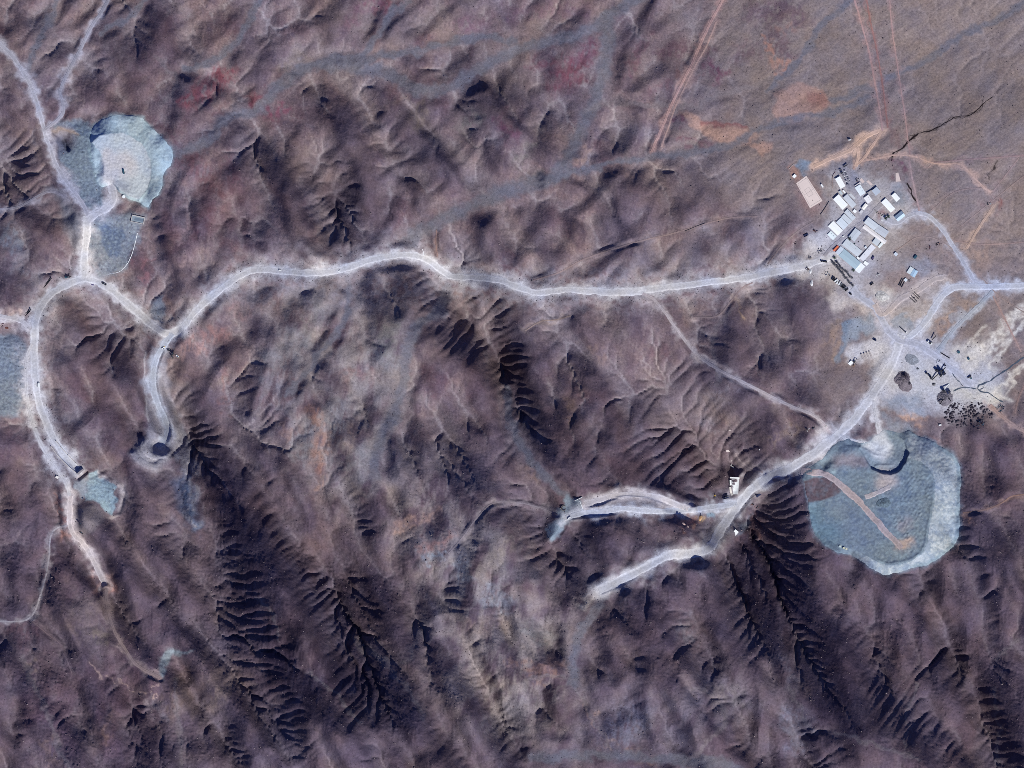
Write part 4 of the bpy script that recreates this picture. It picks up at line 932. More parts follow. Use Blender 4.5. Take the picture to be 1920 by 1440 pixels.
c = mixc(c, A(130, 152, 168), np.clip(east * smooth((10 - g['df']) / 6), 0, 1) * .6)
c = mixc(c, A(150, 136, 140), near(g, [(1572, 866), (1595, 862), (1615, 866)], 26, 3) * .7)
c = mixc(c, A(140, 154, 168), SE_PITM * .7)
fan = inside([(1643,792),(1652,792),(1662,818),(1674,836),(1672,856),(1656,866),(1640,860),(1630,846),(1618,836),(1634,826)], g['xw'], g['yw']) * 1.0
fp = np.array([(1643,792),(1652,792),(1662,818),(1674,836),(1672,856),(1656,866),(1640,860),(1630,846),(1618,836),(1634,826),(1643,792)], float)
fd = polydist(fp, g['xw'], g['yw'])[0]
fan = smooth(np.where(fan > 0, fd, -fd) / 14 + .5)
c = mixc(c, A(204, 208, 214), fan * .95)
c = mixc(c, A(72, 84, 104), near(g, [(1647, 884.5), (1672, 887.5), (1690, 878), (1700, 860), (1703, 848)], 2.2, 2, .8) * .75)  # shadow under the bench scarp, painted as a dark line in the heap colour
c = mixc(c, A(200, 186, 182), near(g, [(1655, 908), (1668, 898), (1662, 892)], 30, 2.5) * .8)
c = mixc(c, A(176, 164, 170), near(g, [(1690, 985), (1705, 975)], 20, 2, 4) * .35)
c = mixc(c, A(206, 178, 160), near(g, [(1690, 1024), (1700, 1020)], 20, 2, 3) * .7)
c = mixc(c, A(78, 92, 118), near(g, [(1648, 956), (1653, 955)], 7, 2, .5) * .6)
c = mixc(c, A(170, 192, 200), near(g, [(1562, 884), (1564, 884)], 8) * .9)
c = mixc(c, A(188, 190, 172), np.clip(near(g, [(1575, 1024)], 4.5, 4, 0) + near(g, [(1582, 1027)], 4, 4, 0) + near(g, [(1587, 1029)], 4, 4, 0), 0, 1))
notch = [(1498,905),(1525,896),(1547,895),(1572,910),(1578,921),(1566,930),(1540,938),(1505,942)]
np_ = np.array(notch + notch[:1], float); nd = polydist(np_, g['xw'], g['yw'])[0]
c = mixc(c, A(104, 90, 98), smooth(np.where(inside(notch, g['xw'], g['yw']), nd, -nd) / 5 + .5) * np.clip(.9 + .15 * mott, 0, 1))
heap_object(g, c)
HEAPZ = []
for g in (NWH, SEH):
    HEAPZ.append(g)


def heap_z(u, v):
    """ground height at a point, heaps included"""
    z = float(bil(H, u, v))
    for g in HEAPZ:
        st = g['x'][0, 1] - g['x'][0, 0]
        i = (u - g['x'][0, 0]) / st; j = (v - g['y'][0, 0]) / st
        if 0 <= i < g['x'].shape[1] - 1 and 0 <= j < g['x'].shape[0] - 1:
            i, j = int(i), int(j)
            if g['t'][j, i] > 0.03:
                z = max(z, float(g['z'][j, i]) + .05)
    return z


HZV = np.vectorize(heap_z)


# roads: cambered ribbons lying on the graded ground
def ribbon(name, pts, w, c, k, zfun, fade=True):
    p = spline(pts, 2.5)
    d = np.gradient(p, axis=0); d /= np.hypot(d[:, 0], d[:, 1])[:, None] + 1e-9
    nrm = np.stack([-d[:, 1], d[:, 0]], 1)
    s = np.concatenate([[0], np.cumsum(np.hypot(*np.diff(p, axis=0).T))])
    js = (0.24 * noise1(300 + k, s, 14) + 0.14 * noise1(400 + k, s, 3.5), 0.24 * noise1(500 + k, s, 12) + 0.14 * noise1(600 + k, s, 3.2))
    off = np.array([-1, -.86, -.62, -.36, -.12, .12, .36, .62, .86, 1.0])
    tone = np.array([1.06, 1.24, 1.10, .97, 1.0, 1.0, .97, 1.10, 1.24, 1.06]) if w > 7 else np.array([.92, .98, 1.06, 1.1, .93, .93, 1.1, 1.06, .98, .92])
    x = np.empty((len(p), len(off))); y = np.empty_like(x)
    for a, o in enumerate(off):
        h = w * .5 * o * (1 + (js[0] if o < 0 else js[1]) * abs(o))
        x[:, a] = p[:, 0] + nrm[:, 0] * h; y[:, a] = p[:, 1] + nrm[:, 1] * h
    z = zfun(x, y) + (0.24 if w > 5 else 0.10) + 0.004 * k
    dip = .24 if w > 5 else .10
    z[:, 0] -= dip; z[:, -1] -= dip
    var = 1 + .09 * noise1(700 + k, s, 25)[:, None] + .03 * noise1(800 + k, s, 6)[:, None]
    col = A(*c)[None, None, :] * (tone[None, :] * var)[..., None]
    o = mesh_grid(name, x, y, z, col, MATS['graded_dust'])
    # flip if needed so the faces look up
    if o.data.polygons[0].normal.z < 0:
        o.data.flip_normals()
    return o


for k, (name, pts, w, c, dust) in enumerate(ROADS):
    ribbon(name, pts, w * (.62 if w < 6 else .84 if w < 10 else .95), c, k, lambda x, y: bil(H, x, y))
for k, (name, pts, w, c, dust) in enumerate(HEAP_ROADS):
    ribbon(name, pts, w, c, k + 60, lambda x, y: HZV(x, y))

# ------------------------------------------------------------------ light, sky, camera
world = bpy.data.worlds.new('World'); scene.world = world; world.use_nodes = True
wn = world.node_tree; bg = wn.nodes['Background']
sky = wn.nodes.new('ShaderNodeTexSky'); sky.sky_type = 'NISHITA'; sky.sun_disc = False
sky.sun_elevation = SUN_EL; sky.sun_rotation = SUN_AZ; sky.altitude = 900; sky.dust_density = 0.3; sky.air_density = 1.0; sky.ozone_density = 4.0
tint = wn.nodes.new('ShaderNodeMix'); tint.data_type = 'RGBA'; tint.blend_type = 'MULTIPLY'; tint.inputs[0].default_value = 1.0; tint.inputs[7].default_value = (.78, .88, 1.55, 1)
wn.links.new(sky.outputs[0], tint.inputs[6]); wn.links.new(tint.outputs[2], bg.inputs['Color']); bg.inputs['Strength'].default_value = 0.05
sd = bpy.data.lights.new('sun', 'SUN'); sd.energy = 5.0; sd.angle = math.radians(.53); sd.color = (1.0, 1.0, .93)
sun = bpy.data.objects.new('sun', sd); COL.objects.link(sun)
sun.rotation_euler = Vector((-SX * math.cos(SUN_EL), -SY * math.cos(SUN_EL), -math.sin(SUN_EL))).to_track_quat('-Z', 'Y').to_euler()
cam_d = bpy.data.cameras.new('camera'); cam = bpy.data.objects.new('camera', cam_d); COL.objects.link(cam)
CAM_H = 20000.0
cam.location = (0, 0, CAM_H); cam_d.sensor_width = 36; cam_d.lens = 36 * CAM_H / 1920.0
cam_d.clip_start = 100; cam_d.clip_end = 60000
scene.camera = cam
scene.view_settings.view_transform = 'Standard'; scene.view_settings.look = 'None'; scene.view_settings.gamma = 1.0
scene.view_settings.exposure = 0.20
scene.cycles.use_denoising = False; scene.cycles.filter_width = 0.85; scene.cycles.diffuse_bounces = 2; scene.cycles.max_bounces = 4; scene.cycles.use_adaptive_sampling = False
# ------------------------------------------------------------------ things
PAINTS = {}


def paint(key, rgb, rough=.55, metal=0.0, rib=0.0, wear=.12, spec=.3):
    """weathered paint or sheet metal; rib = spacing of the corrugations across the sheet"""
    if key in PAINTS:
        return PAINTS[key]
    m, nt, b = nodes_of(key)
    L = nt.links
    co = nt.nodes.new('ShaderNodeTexCoord').outputs['Object']
    n = noise(nt, .45, 5, .7, co); n2 = noise(nt, .09, 3, .6, co)
    f = nt.nodes.new('ShaderNodeMath'); f.operation = 'MULTIPLY'
    L.new(ramp(nt, n.outputs['Fac'], .3, .75, 1 - wear, 1 + wear * .6), f.inputs[0]); L.new(ramp(nt, n2.outputs['Fac'], .3, .7, 1 - wear * .8, 1 + wear * .4), f.inputs[1])
    v = nt.nodes.new('ShaderNodeVectorMath'); v.operation = 'SCALE'
    c = np.minimum(lin(rgb) / 1.16, .84); v.inputs[0].default_value = tuple(float(q) for q in c)
    L.new(f.outputs[0], v.inputs['Scale']); L.new(v.outputs[0], b.inputs['Base Color'])
    b.inputs['Roughness'].default_value = rough; b.inputs['Metallic'].default_value = metal; b.inputs['Specular IOR Level'].default_value = spec
    if rib:
        w = nt.nodes.new('ShaderNodeTexWave'); w.bands_direction = 'X'; w.inputs['Scale'].default_value = 1.0 / rib; L.new(co, w.inputs['Vector'])
        bp = nt.nodes.new('ShaderNodeBump'); bp.inputs['Strength'].default_value = .35; bp.inputs['Distance'].default_value = .06
        L.new(w.outputs['Fac'], bp.inputs['Height']); L.new(bp.outputs['Normal'], b.inputs['Normal'])
    PAINTS[key] = m
    return m


def roofpaint(rgb):
    return paint('roof_sheet_%d_%d_%d' % rgb, rgb, .5, 0, .9, .07)


WALLM = paint('wall_sheet', (196, 196, 194), .7, 0, .6)
DARKM = paint('dark_steel', (52, 52, 62), .6, .2)
RUBBER = paint('rubber', (34, 34, 38), .9)
GLASS = paint('dark_glass', (60, 78, 98), .15, 0, 0, .05, .6)
STEEL = paint('galvanised_steel', (150, 154, 162), .5, .5)
CONC = paint('concrete', (196, 190, 188), .9)
WHITEP = paint('white_paint', (240, 242, 244), .45)
TEALP = paint('teal_paint', (46, 84, 104), .5)
NAVY = paint('navy_paint', (38, 46, 84), .5)
YELL = paint('yellow_paint', (206, 170, 84), .5)
ORANGE = paint('orange_paint', (226, 120, 84), .55)
RUST = paint('rusty_paint', (112, 66, 60), .8)
GREYP = paint('grey_paint', (128, 132, 142), .55)
OREM = None


def tag(o, label, cat, group=None):
    o['label'] = label; o['category'] = cat
    if group:
        o['group'] = group
    return o


class MB:
    """collects shapes into one mesh"""

    def __init__(self):
        self.bm = bmesh.new()

    def box(self, c, s, rz=0.0, bevel=0.0, ry=0.0, rx=0.0):
        r = bmesh.ops.create_cube(self.bm, size=1.0)
        vs = r['verts']
        m = Matrix.Translation(c) @ Matrix.Rotation(rz, 4, 'Z') @ Matrix.Rotation(ry, 4, 'Y') @ Matrix.Rotation(rx, 4, 'X') @ Matrix.Diagonal((s[0], s[1], s[2], 1))
        bmesh.ops.transform(self.bm, matrix=m, verts=vs)
        if bevel:
            es = list({e for v in vs for e in v.link_edges})
            bmesh.ops.bevel(self.bm, geom=es, offset=bevel, segments=2, affect='EDGES', profile=.6)
        return self

    def cyl(self, c, r, h, axis='Z', n=14, r2=None):
        q = bmesh.ops.create_cone(self.bm, cap_ends=True, segments=n, radius1=r, radius2=r if r2 is None else r2, depth=h)
        m = Matrix.Translation(c)
        if axis == 'Y':
            m = m @ Matrix.Rotation(math.pi / 2, 4, 'X')
        if axis == 'X':
            m = m @ Matrix.Rotation(math.pi / 2, 4, 'Y')
        bmesh.ops.transform(self.bm, matrix=m, verts=q['verts'])
        return self

    def bar(self, a, b, w, h=None):
        a, b = Vector(a), Vector(b)
        d = b - a
        r = bmesh.ops.create_cube(self.bm, size=1.0)
        m = Matrix.Translation((a + b) / 2) @ d.to_track_quat('X', 'Z').to_matrix().to_4x4() @ Matrix.Diagonal((d.length, w, h or w, 1))
        bmesh.ops.transform(self.bm, matrix=m, verts=r['verts'])
        return self

    def poly(self, pts, z0, z1):
        lo = [self.bm.verts.new((x, y, z0)) for x, y in pts]; hi = [self.bm.verts.new((x, y, z1)) for x, y in pts]
        self.bm.faces.new(hi); self.bm.faces.new(lo[::-1])
        for i in range(len(pts)):
            j = (i + 1) % len(pts)
            self.bm.faces.new((lo[i], lo[j], hi[j], hi[i]))
        return self

    def blob(self, c, s, seed, n=2, rough=.25):
        r = bmesh.ops.create_icosphere(self.bm, subdivisions=n, radius=1.0)
        rr = random.Random(seed)
        for v in r['verts']:
            k = 1 + rr.uniform(-rough, rough)
            v.co = Vector((c[0] + v.co.x * s[0] * k, c[1] + v.co.y * s[1] * k, c[2] + v.co.z * s[2] * k))
        return self

    def build(self, name, mat, parent=None):
        bmesh.ops.recalc_face_normals(self.bm, faces=self.bm.faces)
        me = bpy.data.meshes.new(name); self.bm.to_mesh(me); self.bm.free()
        me.materials.append(mat)
        o = bpy.data.objects.new(name, me); COL.objects.link(o)
        if parent is not None:
            o.parent = parent
        return o


def thing(name, label, cat, u, v, rz=0.0, group=None, z=None, dz=0.0):
    o = bpy.data.objects.new(name, None); COL.objects.link(o)
    o.empty_display_size = 1
    x, y = W(u, v)
    o.location = (x, y, (heap_z(u, v) if z is None else z) + dz); o.rotation_euler = (0, 0, rz)
    return tag(o, label, cat, group)


def copy_thing(src, u, v, rz, label=None, dz=0.0, group=None):
    r = src.copy(); COL.objects.link(r)
    x, y = W(u, v); r.location = (x, y, heap_z(u, v) + dz); r.rotation_euler = (0, 0, rz)
    if label:
        r['label'] = label
    if group:
        r['group'] = group
    for ch in list(src.children):
        c = ch.copy(); COL.objects.link(c); c.parent = r
        for g in ch.children:
            d = g.copy(); COL.objects.link(d); d.parent = c
    return r


def ang(u0, v0, u1, v1):
    return math.atan2(-(v1 - v0), u1 - u0)


# ---------------- buildings
def building(name, label, cat, quad, h=2.5, roof=(238, 241, 245), kind='gable', zoom=None, rise=None, windows=3, vents=0, eave=.35):
    if zoom:
        ox, oy, s = zoom
        quad = [(ox + x / s, oy + y / s) for x, y in quad]
    q = [np.array(W(*p)) for p in quad]
    c = sum(q) / 4
    e1 = ((q[1] - q[0]) + (q[2] - q[3])) / 2; e2 = ((q[2] - q[1]) + (q[3] - q[0])) / 2
    l1, l2 = np.hypot(*e1), np.hypot(*e2)
    if l1 < l2:
        e1, e2, l1, l2 = e2, -e1, l2, l1
    a = math.atan2(e1[1], e1[0])
    u, v = c[0] + 960, 720 - c[1]
    zb = min(heap_z(p[0], p[1]) for p in quad) - .4
    t = thing(name, label, cat, u, v, a, z=zb)
    Lx, Ly = l1 / 2 - .3, l2 / 2 - .3
    H0 = h + .4
    MB().box((0, 0, H0 / 2), (2 * Lx, 2 * Ly, H0)).build('wall', WALLM, t)
    X, Y = l1 / 2 + eave - .3, l2 / 2 + eave - .3
    rm = roofpaint(tuple(roof))
    b = bmesh.new()
    r = (l2 * .07 + .15) if rise is None else rise
    prof = {'gable': [(-Y, H0), (0, H0 + r), (Y, H0)], 'mono': [(-Y, H0 + .1), (Y, H0 + r)], 'flat': [(-Y, H0 + .05), (Y, H0 + .12)]}[kind]
    up = [[b.verts.new((sx * X, y, z + .22)) for y, z in prof] for sx in (-1, 1)]
    dn = [[b.verts.new((sx * X, y, z)) for y, z in prof] for sx in (-1, 1)]
    for i in range(len(prof) - 1):
        b.faces.new((up[0][i], up[1][i], up[1][i + 1], up[0][i + 1])); b.faces.new((dn[0][i + 1], dn[1][i + 1], dn[1][i], dn[0][i]))
    for k in (0, len(prof) - 1):
        f = (up[0][k], up[1][k], dn[1][k], dn[0][k]); b.faces.new(f)
    for sx in (0, 1):
        for i in range(len(prof) - 1):
            b.faces.new((up[sx][i], up[sx][i + 1], dn[sx][i + 1], dn[sx][i]))
    m = MB(); m.bm.free(); m.bm = b
    if kind == 'gable':                                        # gable end walls belong to the roof frame
        for sx in (-1, 1):
            vs = [b.verts.new((sx * (Lx - .02), y * .93, H0 - .01 if abs(y) > .1 else H0 + r * .93)) for y, z in prof]
            b.faces.new(vs)
    ro = m.build('roof', rm, t)
    if kind == 'gable':
        MB().box((0, 0, H0 + r + .26), (2 * X, .5, .10)).build('ridge_cap', rm, ro)
    for k in range(vents):
        px = -X * .7 + 1.4 * X * (k + .5) / vents
        MB().cyl((px, Y * .45, H0 + r * .6 + .5), .45, .8, n=10).build('roof_vent', STEEL, ro)
    MB().box((Lx * .3, -Ly - .05, 1.3), (min(3.4, Lx * .8), .14, 2.2)).build('door', GREYP, t)
    for k in range(windows):
        MB().box((-Lx * .85 + k * (Lx * .95 / max(windows, 1)), -Ly - .04, 1.9), (1.1, .12, .8)).build('window', GLASS, t)
    return t


Z2, Z3, Z1, Z9 = (1540, 300, 12.0), (1540, 390, 11.075), (1460, 280, 6.4), (1340, 860, 9.0)
WH, LG, BG, GB, PK = (246, 248, 250), (206, 212, 220), (196, 208, 220), (174, 192, 204), (226, 218, 218)
building('barrack', 'white roofed barrack beside the double row of parked vehicles', 'barrack', [(300,430),(415,365),(535,590),(430,650)], 2.8, WH, 'gable', Z2, .25, 4)
building('workshop', 'long workshop whose roof changes from pale grey to white halfway', 'workshop', [(750,625),(865,550),(990,740),(870,820)], 2.8, (226,234,240), 'gable', Z2, .3, 3, 2)
building('canopy_shed', 'low pinkish lean-to joined to the north end of the two-tone workshop', 'shed', [(740,585),(866,500),(884,532),(752,618)], 1.6, PK, 'mono', Z2, .2, 1)
building('store_shed', 'square grey-blue roofed store standing apart on the east side of a brown yard', 'store', [(1125,690),(1240,605),(1330,715),(1220,810)], 3.0, (184,192,206), 'mono', Z2, .3, 2)
building('office', 'white office block between the two-tone workshop and the crossroads', 'office', [(945,860),(1055,780),(1145,910),(1045,985)], 2.6, (238,236,238), 'flat', Z2, .2, 3, 2)
building('white_hall', 'bright white hall standing alone on a dark grey gravel circle', 'hall', [(1565,805),(1650,735),(1770,870),(1685,945)], 2.8, WH, 'gable', Z2, .2, 3)
building('mess_hall', 'long bright white hall just north of the small orchard plot', 'hall', [(1345,955),(1440,865),(1660,1095),(1555,1190)], 3.0, WH, 'gable', Z2, .25, 5)
building('garage', 'blue-grey garage with a pale sunny roof side, by the bend of the ring road', 'garage', [(1630,1280),(1795,1150),(1885,1250),(1720,1390)], 3.2, (172,192,210), 'gable', Z2, 2.4, 3)
building('warehouse', 'largest all-white warehouse of the western row, above the stepped sheds', 'warehouse', [(260,880),(385,780),(600,1015),(465,1120)], 3.2, WH, 'gable', Z2, .3, 5)
building('dormitory', 'grey roofed dormitory side by side with the big white warehouse', 'dormitory', [(482,850),(580,770),(785,1005),(690,1090)], 3.0, (202,206,214), 'gable', Z2, .3, 4)
building('hut', 'small white hut touching the north end of the grey dormitory', 'hut', [(470,690),(497,676),(548,745),(520,758)], 2.0, WH, 'flat', Z2, .1, 1)
building('hut', 'low grey hut between the white barrack and the big white warehouse', 'hut', [(385,712),(430,690),(482,760),(440,790)], 1.8, (188,198,204), 'flat', Z2, .1, 1)
building('house', 'cream white house in the middle of the camp beside the main lane', 'house', [(895,1085),(985,972),(1042,1018),(955,1132)], 2.8, (248,244,238), 'gable', Z2, .3, 2)
building('hut', 'small grey hut at the corner of the cream white house', 'hut', [(845,1180),(900,1115),(945,1155),(885,1215)], 1.9, (206,204,210), 'mono', Z2, .2, 1)
building('hut', 'tiny white hut where the grey dormitory meets the stepped sheds', 'hut', [(697,1155),(745,1107),(800,1158),(748,1196)], 1.8, WH, 'flat', Z2, .1, 1)
building('warehouse', 'white warehouse in the stepped row, the brightest of the four', 'warehouse', [(133,375),(245,277),(445,465),(335,580)], 3.2, WH, 'gable', Z3, .3, 4)
building('warehouse', 'pale blue warehouse in the stepped row next to the brightest one', 'warehouse', [(300,300),(410,195),(562,352),(452,455)], 2.9, (212,220,230), 'gable', Z3, .3, 4)
building('warehouse', 'light grey warehouse at the top of the stepped row', 'warehouse', [(470,92),(540,22),(712,200),(642,268)], 3.0, (204,210,218), 'gable', Z3, .2, 3, 3)
building('warehouse', 'light grey warehouse wedged between the pale blue one and the top one', 'warehouse', [(412,188),(468,120),(640,270),(572,348)], 2.5, (204,210,218), 'mono', Z3, .3, 3)
building('shed', 'white shed with stained roof at the foot of the stepped row', 'shed', [(120,552),(195,477),(315,590),(237,668)], 2.6, (228,238,242), 'gable', Z3, .2, 2, 2)
building('factory_hall', 'long grey factory hall, the paler western half', 'factory hall', [(880,305),(967,187),(1182,352),(1098,478)], 3.6, (206,212,220), 'gable', Z3, .4, 4)
building('factory_hall', 'long grey factory hall, the darker eastern half', 'factory hall', [(1100,478),(1184,353),(1395,482),(1320,632)], 3.5, (192,196,206), 'gable', Z3, .4, 4)
building('long_shed', 'narrow white gabled shed along the south side of the grey factory hall', 'shed', [(842,408),(905,345),(1362,688),(1300,748)], 2.6, (232,226,226), 'gable', Z3, .9, 6)
building('assembly_shed', 'grey shed at the north corner of the courtyard', 'shed', [(555,607),(700,422),(828,505),(686,694)], 3.4, (196,202,212), 'gable', Z3, .3, 4)
building('process_shed', 'long light grey shed along the west side of the courtyard', 'shed', [(425,757),(527,642),(848,893),(745,1015)], 3.2, (202,208,216), 'gable', Z3, .4, 4, 2)
building('mill_hall', 'largest hall, pale blue-green gabled roof with a white ridge', 'hall', [(362,985),(475,858),(828,1132),(692,1282)], 4.4, (170,190,202), 'gable', Z3, .9, 6)
building('mill_annex', 'blue-grey annex on the north-west end of the largest hall', 'annex', [(290,928),(400,792),(472,850),(360,980)], 3.0, (196,206,220), 'mono', Z3, .4, 2)
building('mill_annex', 'white annex on the south-east end of the largest hall', 'annex', [(694,1288),(822,1140),(910,1210),(782,1362)], 3.0, (238,242,246), 'flat', Z3, .2, 2)
building('long_shed', 'pale shed closing the south-east side of the courtyard', 'shed', [(790,1032),(1042,748),(1122,822),(868,1116)], 3.2, (220,220,228), 'mono', Z3, .4, 5, 2)
building('lab', 'grey flat block at the east corner of the courtyard', 'laboratory', [(1048,708),(1126,622),(1236,692),(1146,796)], 2.8, (200,206,212), 'flat', Z3, .1, 2)
building('lab_annex', 'white flat annex outside the east corner of the courtyard', 'annex', [(1172,800),(1246,712),(1290,742),(1200,842)], 2.4, (232,238,238), 'flat', Z3, .1, 2)
building('hut', 'white hut at the south-east tip of the largest hall', 'hut', [(865,1150),(907,1092),(985,1155),(942,1200)], 2.6, WH, 'mono', Z3, .2, 1)
building('hut', 'lone pale blue hut on brown ground east of the halls', 'hut', [(1498,960),(1540,910),(1590,960),(1550,1006)], 2.4, (206,214,226), 'mono', Z3, .2, 1)
building('hut', 'small grey hut inside the courtyard against the pale shed', 'hut', [(885,820),(916,785),(950,815),(920,850)], 2.2, (214,220,228), 'flat', Z3, .1, 1)
building('hut', 'tiny white link hut between the largest hall and the pale shed', 'hut', [(728,1040),(757,1008),(800,1050),(772,1070)], 2.2, WH, 'flat', Z3, .1, 0)
building('workshop', 'pale grey lean-to west of the blue roofed workshop in the east yard', 'workshop', [(1699.8,510.5),(1706.9,499.5),(1713,503.4),(1706,515)], 2.4, (206,214,220), 'mono', None, .3, 2)
building('workshop', 'blue and white roofed workshop in the east yard', 'workshop', [(1706.3,515.3),(1713.2,504),(1721,509),(1714,521)], 3.0, (170,196,220), 'gable', None, .6, 2)
building('hut', 'white hut beside the grey pond pad north of the sports pitch', 'hut', [(160,325),(190,298),(215,320),(187,350)], 2.2, WH, 'flat', Z1, .1, 1)
building('gatehouse', 'white roofed gatehouse below the lower haul road', 'gatehouse', [(315,1270),(370,1205),(425,1250),(365,1320)], 2.8, WH, 'mono', Z9, .3, 2)
building('hut', 'white hut on a pale clearing above the road fork', 'hut', [(1424.5,840),(1434,841.5),(1433,846),(1424,844)], 2.2, WH, 'flat', None, .1, 1)
building('hut', 'small pinkish white hut at the end of the side track', 'hut', [(1364,844.5),(1371,844.5),(1371,848),(1364,848)], 1.8, (230,216,212), 'flat', None, .1, 1)
building('hut', 'small cream hut where the side track begins to climb', 'hut', [(1373,859),(1377,860),(1375,866),(1371,865)], 1.8, (220,214,206), 'flat', None, .1, 1)
building('hut', 'small hut in the bulldozed hollow at the top of the side track', 'hut', [(1368,803),(1372,803),(1372,808),(1368,808)], 1.8, (206,196,192), 'flat', None, .1, 1)
building('hut', 'white control hut on the roadside above the blue tailings', 'hut', [(105,892),(110,894),(108,898),(103,896)], 2.0, (232,226,222), 'flat', None, .1, 1)
building('shed', 'white shed by the loading bays on the bright gravel yard', 'shed', [(1590,681),(1596,676),(1600,680),(1594,686)], 2.6, WH, 'mono', None, .2, 1)
building('shed', 'white roofed shed beside the storage rows of the east yard', 'shed', [(1694,525),(1698,521),(1702,525),(1698,529)], 2.2, (214,220,228), 'mono', None, .2, 1)


# ---------------- flat ground features of the camp
def slab(name, quad, mat, lift=.25, thick=.5, kind='structure', sub=6):
    """a paved sheet that follows the graded ground"""
    q = np.array(quad, float)
    s = np.linspace(0, 1, sub)
    a = q[0][None] * (1 - s[:, None]) + q[1][None] * s[:, None]; b = q[3][None] * (1 - s[:, None]) + q[2][None] * s[:, None]
    P = a[None] * (1 - s[:, None, None]) + b[None] * s[:, None, None]
    z = HZV(P[..., 0], P[..., 1]) + lift
    bm = bmesh.new()
    vs = [[bm.verts.new((*W(P[i, j, 0], P[i, j, 1]), z[i, j])) for j in range(sub)] for i in range(sub)]
    for i in range(sub - 1):
        for j in range(sub - 1):
            bm.faces.new((vs[i][j], vs[i + 1][j], vs[i + 1][j + 1], vs[i][j + 1]))
    for f in bm.faces:
        f.normal_update()
        if f.normal.z < 0:
            f.normal_flip()
    ret = bmesh.ops.extrude_face_region(bm, geom=list(bm.faces))
    for e in ret['geom']:
        if isinstance(e, bmesh.types.BMVert):
            e.co.z -= thick
    m = MB(); m.bm.free(); m.bm = bm
    o = m.build(name, mat)
    if kind:
        o['kind'] = kind
    return o


PITCHM = paint('pitch_surface', (222, 204, 198), .95, 0, 0, .06)
PADM = paint('pale_slab', (214, 196, 192), .95, 0, 0, .1)
LINEM = paint('pitch_line', (180, 168, 166), .9)
pz = lambda x, y: (1460 + x / 6.4, 280 + y / 6.4)
slab('pitch', [pz(208, 408), pz(330, 318), pz(524, 620), pz(374, 708)], PITCHM, .3, .7, sub=8)
pc = [pz(208, 408), pz(330, 318), pz(524, 620), pz(374, 708)]


def pitch_pt(a, b):
    p = [np.array(k) for k in pc]
    return (p[0] * (1 - a) + p[1] * a) * (1 - b) + (p[3] * (1 - a) + p[2] * a) * b


for (a0, b0), (a1, b1) in [((.08, .06), (.92, .06)), ((.08, .94), (.92, .94)), ((.08, .06), (.08, .94)), ((.92, .06), (.92, .94)), ((.08, .5), (.92, .5)), ((.3, .36), (.7, .36)), ((.3, .64), (.7, .64)), ((.3, .36), (.3, .64)), ((.7, .36), (.7, .64))]:
    p, q = pitch_pt(a0, b0), pitch_pt(a1, b1)
    d = (q - p) / np.hypot(*(q - p)); n = np.array([-d[1], d[0]]) * .28
    slab('pitch_line', [p - n, p + n, q + n, q - n], LINEM, .308, .003, sub=6)
pz2 = lambda x, y: (1540 + x / 12.0, 300 + y / 12.0)
slab('paved_pad', [pz2(850, 450), pz2(900, 405), pz2(970, 490), pz2(920, 530)], PADM)
slab('paved_pad', [pz2(1005, 480), pz2(1050, 455), pz2(1155, 550), pz2(1110, 580)], PADM)
slab('paved_pad', [pz(1400, 285), pz(1432, 280), pz(1462, 385), pz(1402, 390)], PADM)
slab('paved_pad', [pz2(600, 772), pz2(660, 750), pz2(770, 860), pz2(735, 895)], paint('grey_slab', (200, 202, 208), .9))

# orange container
def container(label, u, v, a, L, Wd, mat, name='container', group=None, h=2.6):
    t = thing(name, label, 'container', u, v, a, group)
    m = MB().box((0, 0, h / 2 + .1), (L, Wd, h))
    for k in range(int(L / .8)):
        for s in (-1, 1):
            m.box((-L / 2 + .5 + k * .8, s * (Wd / 2 + .02), h / 2 + .1), (.3, .1, h * .86))
    m.build('body', mat, t)
    for s in (-1, 1):
        MB().box((L / 2 + .04, s * Wd / 4, h / 2 + .1), (.1, Wd / 2 - .1, h * .9)).build('door', mat, t)
    MB().box((0, 0, h + .14), (L - .3, Wd - .3, .08)).build('roof_panel', mat, t)
    return t


container('long orange container against the north-west end of the largest hall', 1567, 466, ang(1562, 471.5, 1571.5, 461.5), 12.5, 3.6, ORANGE)
container('dark teal container on the gravel of the east yard', 1716, 482, ang(1712, 486, 1719, 478), 7.0, 4.2, TEALP)
container('blue container on the verge of the lower haul road', 1425.5, 929, ang(1421, 933, 1431, 925), 12.0, 4.0, NAVY)
container('small white container beside the field of ore heaps', 1763, 797, .2, 5.0, 2.4, WHITEP)
container('rusty red container at the west edge by the side road', 12, 615, -.2, 6.0, 3.0, RUST)
container('white container on the slope above the sports pitch road', 1541, 348.5, ang(1539, 346, 1543, 352), 6.5, 2.6, WHITEP)
container('pale container north of the dirt loop, alone on the plain', 1593, 262.5, 0.1, 5.0, 1.8, WHITEP)


# ---------------- vehicles
def wheels(t, xs, y, r, w=.45):
    for x in xs:
        for s in (-1, 1):
            o = MB().cyl((x, s * y, r), r, w, 'Y', 14).build('wheel', RUBBER, t)
            MB().cyl((x, s * (y + w * .45), r), r * .5, w * .2, 'Y', 10).build('rim', STEEL, o)


